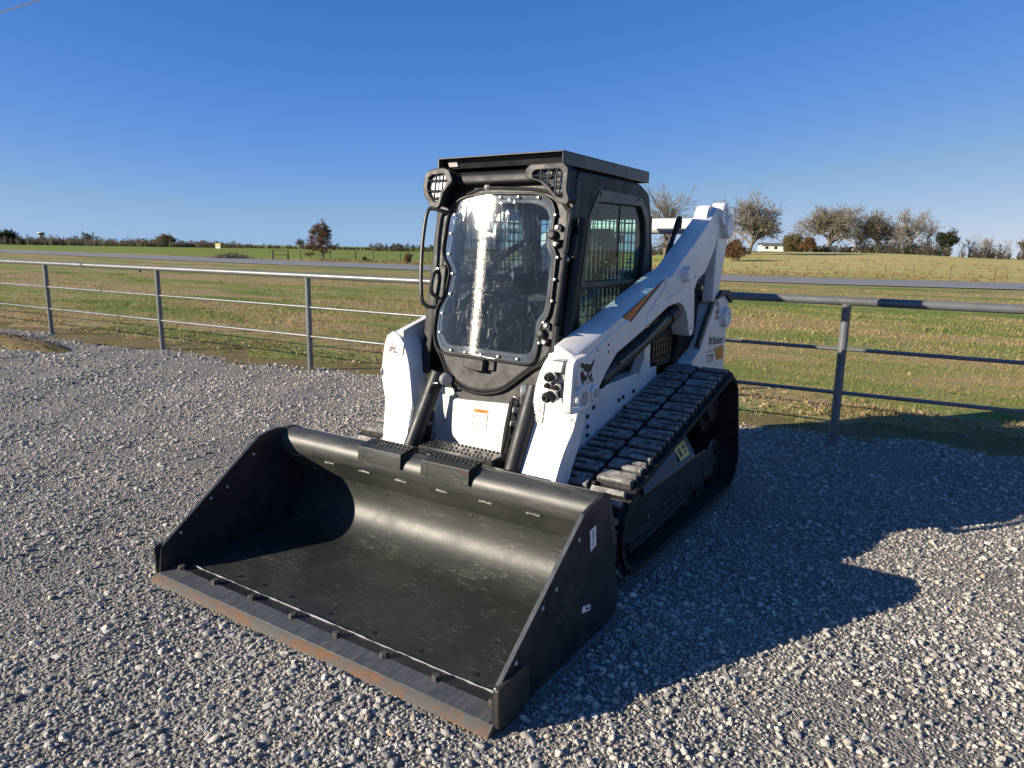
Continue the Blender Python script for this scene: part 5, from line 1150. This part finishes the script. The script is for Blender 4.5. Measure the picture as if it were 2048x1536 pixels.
tree('bare_tree', (-10.2974,167.721), 9.0, 'tall thin grey bare tree beside the dark evergreen bush', seed=18, wid=.40, LV=5, rmin=.018, kids=(7, 5, 4, 4, 3), group=G1, leaf=('oliveleaf', 1, .12, .4, .2))
tree('bare_tree', (-7.3724,169.9151), 6.8, 'lower bare tree leaning over the dark evergreen bush', seed=19, wid=.42, LV=5, kids=(5, 4, 4, 3, 2), group=G1)
tree('dark_evergreen', (-3.9482,166.07), 4.9, 'dark green rounded evergreen at the end of the tall tree row', seed=21, wid=.50, LV=4, kids=(6, 5, 4, 3), leaf=('evergreen', 6, .16, .32, 1.0), trunk_f=.3, twig='bark')
tree('bare_tree', (-23.3401,181.4068), 6.6, 'thin grey bare tree filling the gap behind the wide brown-leaved tree', seed=22, wid=.5, LV=5, kids=(6, 4, 4, 3, 2), stems=2, group=G1)
tree('bare_tree', (-14.6782,181.4045), 7.6, 'thin bare tree filling the gap behind the olive topped tree', seed=23, wid=.5, LV=5, kids=(6, 4, 4, 3, 2), stems=2, group=G1)
tree('bare_tree', (-0.291,170.1654), 4.9, 'small pale leaning bare tree right of the evergreen', seed=24, wid=.40, LV=4, kids=(4, 4, 4, 3), group=G1)
tree('bare_tree', (2.9286,174.1827), 4.4, 'scrubby bare tree near the right end of the field edge', seed=26, wid=.40, LV=4, kids=(5, 4, 4, 3), stems=2, group=G1)
tree('bare_tree', (5.3289,176.1572), 4.0, 'last thin bare tree before the brown bush at the right border', seed=27, wid=.32, LV=4, kids=(5, 4, 4, 3), group=G1)
tree('brown_bush', (9.3243,168.0364), 4.2, 'brown rounded bush cut by the right border', 'bush', seed=31, wid=.75, LV=4, kids=(6, 5, 4, 3), stems=3, leaf=('treelineleaf', 3, .16, .3, .9), trunk_f=.25)
tree('green_bush', (-29.827,154.9374), 3.6, 'olive green bush left of the wide brown-leaved tree', 'bush', seed=33, wid=.7, LV=4, kids=(6, 5, 4, 3), stems=2, leaf=('oliveleaf', 4, .15, .3, 1), trunk_f=.25)
tree('rust_bush', (-26.5586,150.485), 2.6, 'rust orange bush under the wide brown-leaved tree', 'bush', seed=34, wid=.6, LV=4, kids=(6, 5, 4, 3), stems=2, leaf=('rustleaf', 5, .13, .25, 1), trunk_f=.25)
tree('rust_bush', (-24.2427,90.4587), 2.5, 'red-brown leafy shrub at the foot of the broad bare tree', 'bush', seed=36, wid=.55, LV=4, kids=(6, 5, 4, 3), stems=3, leaf=('rustleaf', 4, .09, .2, .9), trunk_f=.25)
tree('sapling', (-5.0526,59.7535), 2.0, 'thin bare sapling standing alone in the right field', seed=38, wid=.18, LV=2, kids=(5, 3, 2), trunk_f=.5, rad=.022, rmin=.008)
tree('young_oak', (-61.4592,55.9619), 4.45, 'small conical oak with brown leaves, alone beside the road on the left', seed=41, wid=.50, cone=1, LV=3, kids=(38, 5, 4), trunk_f=.92, rad=.07, fr0=.16, leaf=('oakleaf', 5, .075, .13, .9), ang=(.75, 1.25), lens=(.22, .36), jit=.05, rmin=.010, twig='bark')
tree('shrub', (-48.0646,55.1519), .95, 'low red-brown shrub beyond the road left of the cab', 'bush', seed=44, wid=.5, LV=3, kids=(7, 5, 4), stems=3, leaf=('oakleaf', 4, .05, .09, 1), trunk_f=.3, rmin=.006)
tree('bush', (-56.9752,57.7612), .45, 'small round green bush in the far verge', 'bush', seed=45, wid=.6, LV=3, kids=(6, 5, 4), stems=2, leaf=('evergreen', 5, .04, .06, 1), trunk_f=.3, rmin=.006)
tree('round_bare_tree', (-259.886,222.4928), 4.6, 'round grey bare tree on the horizon just left of the young oak', seed=47, wid=.85, LV=5, kids=(6, 4, 3, 3, 2), stems=2, rmin=.03)
tree('yellow_tree', (-289.7885,176.1806), 4.8, 'yellow-green domed tree standing above the far tree line', seed=48, wid=.75, LV=4, kids=(6, 5, 4, 3), stems=2, leaf=('oliveleaf', 4, .28, .5, 1), rmin=.03)
tree('tall_bare_tree', (-306.1354,152.874), 5.6, 'pale bare tree standing above the far tree line', seed=49, wid=.55, LV=4, kids=(6, 5, 4, 3), rmin=.035)
tree('tall_bare_tree', (-322.187,129.5098), 6.2, 'pale bare tree at the left end of the far tree line', seed=50, wid=.6, LV=4, kids=(6, 5, 4, 3), rmin=.035)
tree('dark_evergreen', (-315.5958,124.4526), 4.6, 'dark evergreen clump at the left border of the far tree line', seed=51, wid=.9, LV=4, kids=(6, 5, 4, 3), stems=2, leaf=('evergreen', 5, .35, .5, 1), rmin=.03)

def thicket(name, spans, label, mat, seed, tall, leafn, lsize, far):
    """a wood too far away to count: many low crowns of twigs and leaf specks in one mesh"""
    q_ = random.Random(seed); mb = MB()
    for (a, b, n, h0, h1) in spans:
        for _ in range(n):
            u = q_.random(); d = far+q_.uniform(-14, 14); x = a[0]+(b[0]-a[0])*u; y = a[1]+(b[1]-a[1])*u
            k = d/far; x, y = CAM.x+(x-CAM.x)*k, CAM.y+(y-CAM.y)*k; z = ground(x, y); h = q_.uniform(h0, h1); w = h*q_.uniform(.35, .7)
            for _ in range(tall):
                a1 = q_.uniform(0, 6.3); t_ = q_.uniform(.5, 1.05)*h; rr2 = w*math.sqrt(max(0, 1-(t_/h-.45)**2))*q_.uniform(.1, 1)
                tp = Vector((x+rr2*math.cos(a1), y+rr2*math.sin(a1), z+t_)); bs = Vector((x+rr2*.35*math.cos(a1), y+rr2*.35*math.sin(a1), z)); s_ = Vector((.06*h/4*math.sin(YAW+1.57), 0, 0))+Vector((.04, .03, 0))
                mb.add([bs-s_, bs+s_, tp], [(0, 1, 2)])
            for _ in range(leafn):
                a1 = q_.uniform(0, 6.3); t_ = q_.uniform(.05, 1.0)*h; rr2 = w*math.sqrt(max(.02, 1-(t_/h)**2))*q_.random()**.5
                c = Vector((x+rr2*math.cos(a1), y+rr2*math.sin(a1), z+t_)); u_ = Vector((q_.gauss(0, 1), q_.gauss(0, 1), q_.gauss(0, 1))).normalized(); w_ = u_.orthogonal().normalized(); s2 = lsize*q_.uniform(.5, 1.4)
                mb.add([c-u_*s2, c+w_*s2*.7, c+u_*s2, c-w_*s2*.7], [(0, 1, 2, 3)])
    return tag(build(name, mb, MT[mat], None, 0, 0), label, 'woods', kind='stuff')
thicket('tree_line', [((-331.5183,110.0265), (-298.8406,180.5405), 170, 1.6, 3.1), ((-298.8406,180.5405), (-281.7596,206.1448), 60, 1.4, 2.5), ((-281.7596,206.1448), (-243.5709,250.1374), 80, .7, 1.3), ((-324.881,107.8024), (-314.9291,133.9342), 60, 2.0, 4.2), ((-315.5715,132.4233), (-292.8532,176.9141), 130, 2.0, 4.0), ((-293.8482,175.2608), (-277.3365,200.326), 70, 1.8, 3.4), ((-278.5455,198.6434), (-260.1712,222.159), 34, .9, 2.0), ((-260.1712,222.159), (-238.6826,245.127), 24, .6, 1.4)], 'brown leafless wood along the far edge of the left field', 'treelineleaf', 61, 24, 46, .20, 345)
thicket('evergreen_belt', [((-206.9717,213.1957), (-181.9959,234.9471), 44, 1.8, 3.3)], 'mixed evergreen and brown wood left of the cab on the horizon', 'treelineleaf', 62, 16, 60, .22, 300)
thicket('evergreen_belt', [((-211.4741,215.7865), (-193.9924,231.6737), 18, 1.6, 3.2)], 'dark green conifers within the wood left of the cab', 'evergreen', 63, 6, 70, .22, 305)
thicket('undergrowth', [((-32.9319,164.5056), (-18.7943,166.8776), 30, 1.0, 2.0), ((-20.2586,170.7232), (-5.3258,172.0194), 46, 1.6, 3.6), ((-6.3188,173.9757), (11.6859,175.9332), 40, 1.0, 2.8)], 'dark brush under the row of trees on the right', 'treelineleaf', 64, 14, 46, .15, 174)
thicket('undergrowth', [((-34.0078,162.2268), (-19.4828,164.7735), 26, .7, 1.4), ((-20.0,168.74), (-4.3586,170.0573), 22, 1.2, 2.6)], 'dark green brush under the row of trees on the right', 'evergreen', 65, 8, 46, .14, 170)
thicket('undergrowth', [((-55.7568,136.5179), (-45.5677,140.3611), 22, 1.2, 2.6)], 'brown brush on the horizon between cab and lift arm', 'treelineleaf', 66, 16, 40, .13, 150)

# ------------------------------------------------------------------ far things
p = Vector((*(-510.0075,224.4615), 0)); top = 7.1927
tw = thing('control_tower', p, 'pale tower with a dark band under its white cap, above the left tree line', 'tower')
mb = MB(); mb.lathe(p, (0, 0, 1), [(0, 1.7), (top*.5, 1.35), (top*.66, 1.4)], 12); build('shaft', mb, MT['concrete'], tw)
mb = MB(); mb.lathe(p, (0, 0, 1), [(top*.62, 1.4), (top*.74, 1.75), (top*.75, 1.9)], 12); build('flared_collar', mb, MT['housewhite'], tw)
mb = MB(); mb.lathe(p, (0, 0, 1), [(top*.75, 1.65), (top*.90, 1.95)], 12); build('window_band', mb, MT['windowdark'], tw)
mb = MB(); mb.lathe(p, (0, 0, 1), [(top*.90, 2.1), (top*.96, 2.1), (top, 1.4)], 12); build('cap', mb, MT['housewhite'], tw)
p = Vector((*(-190.9916,131.9231), 0)); z0, z1, z2 = 0.2753, 1.015, 1.8278
sg = thing('roadside_sign', p, 'small sign board, yellow above white, in front of the far tree line', 'sign')
face = Matrix.Translation(p) @ Matrix.Rotation(YAW-.1, 4, 'Z')
for nm, a, b, mt in (('yellow_board', z1, z2, 'signyellow'), ('white_board', z0, z1-.03, 'housewhite')):
    mb = MB(); mb.box(-.78, .78, -.05, .05, a, b, face); build(nm, mb, MT[mt], sg)
for x_ in (-.6, .6): mb = MB(); mb.box(x_-.06, x_+.06, .05, .15, -.1, z2-.1, face); build('sign_post', mb, MT['wood'], sg)
# H-brace of two old posts and cross bars beyond the road
a, b = Vector((*(-66.6467,52.9424), 0)), Vector((*(-65.5887,54.2476), 0)); hb = thing('corner_brace', a, 'two dark wooden fence posts joined by a rail beyond the road on the left', 'fence post')
for q2, w in ((a, .11), (b, .085)): mb = MB(); mb.tube([q2+Vector((0, 0, -.2)), q2+Vector((.01, 0, 1.10))], [w, w*.9], 9); build('post', mb, MT['wood'], hb)
for z_ in (.50, 1.0): mb = MB(); mb.cyl(a+Vector((0, 0, z_)), b+Vector((0, 0, z_+.02)), .03, 7); build('cross_bar', mb, MT['wood'], hb)
# brush pile
p = Vector((*(-70.9135,50.6094), 0)); q_ = random.Random(70); mb = MB()
for _ in range(420):
    u = q_.gauss(0, .75); c = p+rt*(u*1.15)*1.0+Vector((q_.gauss(0, .5), q_.gauss(0, .5), abs(q_.gauss(0, .30))*max(.15, 1.25-abs(u)*.55))); c.z = abs(c.z-p.z)*.9
    d = (rt*q_.gauss(0, 1)+Vector((q_.gauss(0, .5), q_.gauss(0, .5), q_.gauss(0, .28)))).normalized()*q_.uniform(.3, .9); mb.tube([c-d*.5, c+d*.5+Vector((0, 0, .06))], [.022, .008], 3, cap=False)
build('brush_pile', mb, MT['bark'], None, 0, 0); tag(bpy.data.objects['brush_pile'], 'grey heap of cut branches beside the road on the left', 'brush pile')
# wire fences beyond the road
def wire_fence(pts, label, h, w=.045, wires=3):
    P = [Vector((x_, y_, ground(x_, y_))) for x_, y_ in pts]; f = thing('wire_fence', P[0], label, 'fence')
    for i, q2 in enumerate(P):
        mb = MB(); mb.tube([q2+Vector((0, 0, -.1)), q2+Vector((rnd.uniform(-.03, .03), 0, h*rnd.uniform(.92, 1.06)))], [w, w*.85], 6); build('post', mb, MT['wood'], f)
    for k in range(wires):
        mb = MB(); mb.tube([q2+Vector((0, 0, h*(.35+.28*k))) for q2 in P], .008, 3, cap=False); build('wire', mb, MT['galv'], f, 0, 0)
wire_fence([(-66.2144,56.6123), (-62.44,57.8528), (-58.9873,58.5752), (-55.4825,57.8246), (-51.9465,58.3896), (-48.2559,58.9381)], 'thin wire fence with weathered posts beyond the road, left of the cab', 1.15, .06)
wire_fence([(-18.3514,65.0866), (-14.4995,65.1224), (-10.5125,64.9773), (-7.25,64.5084), (-4.3286,63.8562), (-2.2435,63.5303), (0.2423,63.1533), (3.1071,62.1781), (5.5838,61.0953)], 'thin wire fence along the foot of the right field', .95, .03)
# white house far behind the right field, and a low shed
def house(pos, w, h, label, name, wallmat, roofh, zo=0.):
    x_, y_ = pos; z_ = ground(x_, y_)+zo; hs = thing(name, (x_, y_, z_), label, 'house'); M_ = Matrix.Translation((x_, y_, z_)) @ Matrix.Rotation(YAW-.15, 4, 'Z')
    mb = MB(); mb.box(-w/2, w/2, -2.4, 2.4, -.3, h, M_); build('wall', mb, MT[wallmat], hs)
    mb = MB(); mb.loft([[M_ @ Vector((x2, y2, z2)) for y2, z2 in ((-2.8, h), (0, h+roofh), (2.8, h), (2.8, h+.1), (0, h+roofh+.12), (-2.8, h+.12))] for x2 in (-w/2-.3, w/2+.3)]); build('roof', mb, MT['houseroof'], hs, 0, 0)
    for u in (-.32, -.02, .28): mb = MB(); mb.box(u*w-.4, u*w+.4, -2.43, -2.39, h*.42, h*.80, M_); build('window', mb, MT['windowdark'], hs)
house((-44.6729,197.7437), 7.6, 1.75, 'white low house half hidden by trees at the top of the right field', 'white_house', 'housewhite', .5)
house((-23.0715,186.4903), 2.2, .95, 'small pale shed among the trees on the right', 'small_shed', 'concrete', .25, .2)
# overhead wire crossing the top left corner
a, b = Vector((-15.714, 5.664, 6.296)), Vector((-16.142, 6.821, 6.976)); d = b-a
mb = MB(); mb.tube([a-d*14, a-d*6, a, b, b+d*6, b+d*14], .016, 8); build('overhead_wire', mb, MT['wire'], None); tag(bpy.data.objects['overhead_wire'], 'pale overhead wire across the upper left corner of the sky', 'wire')
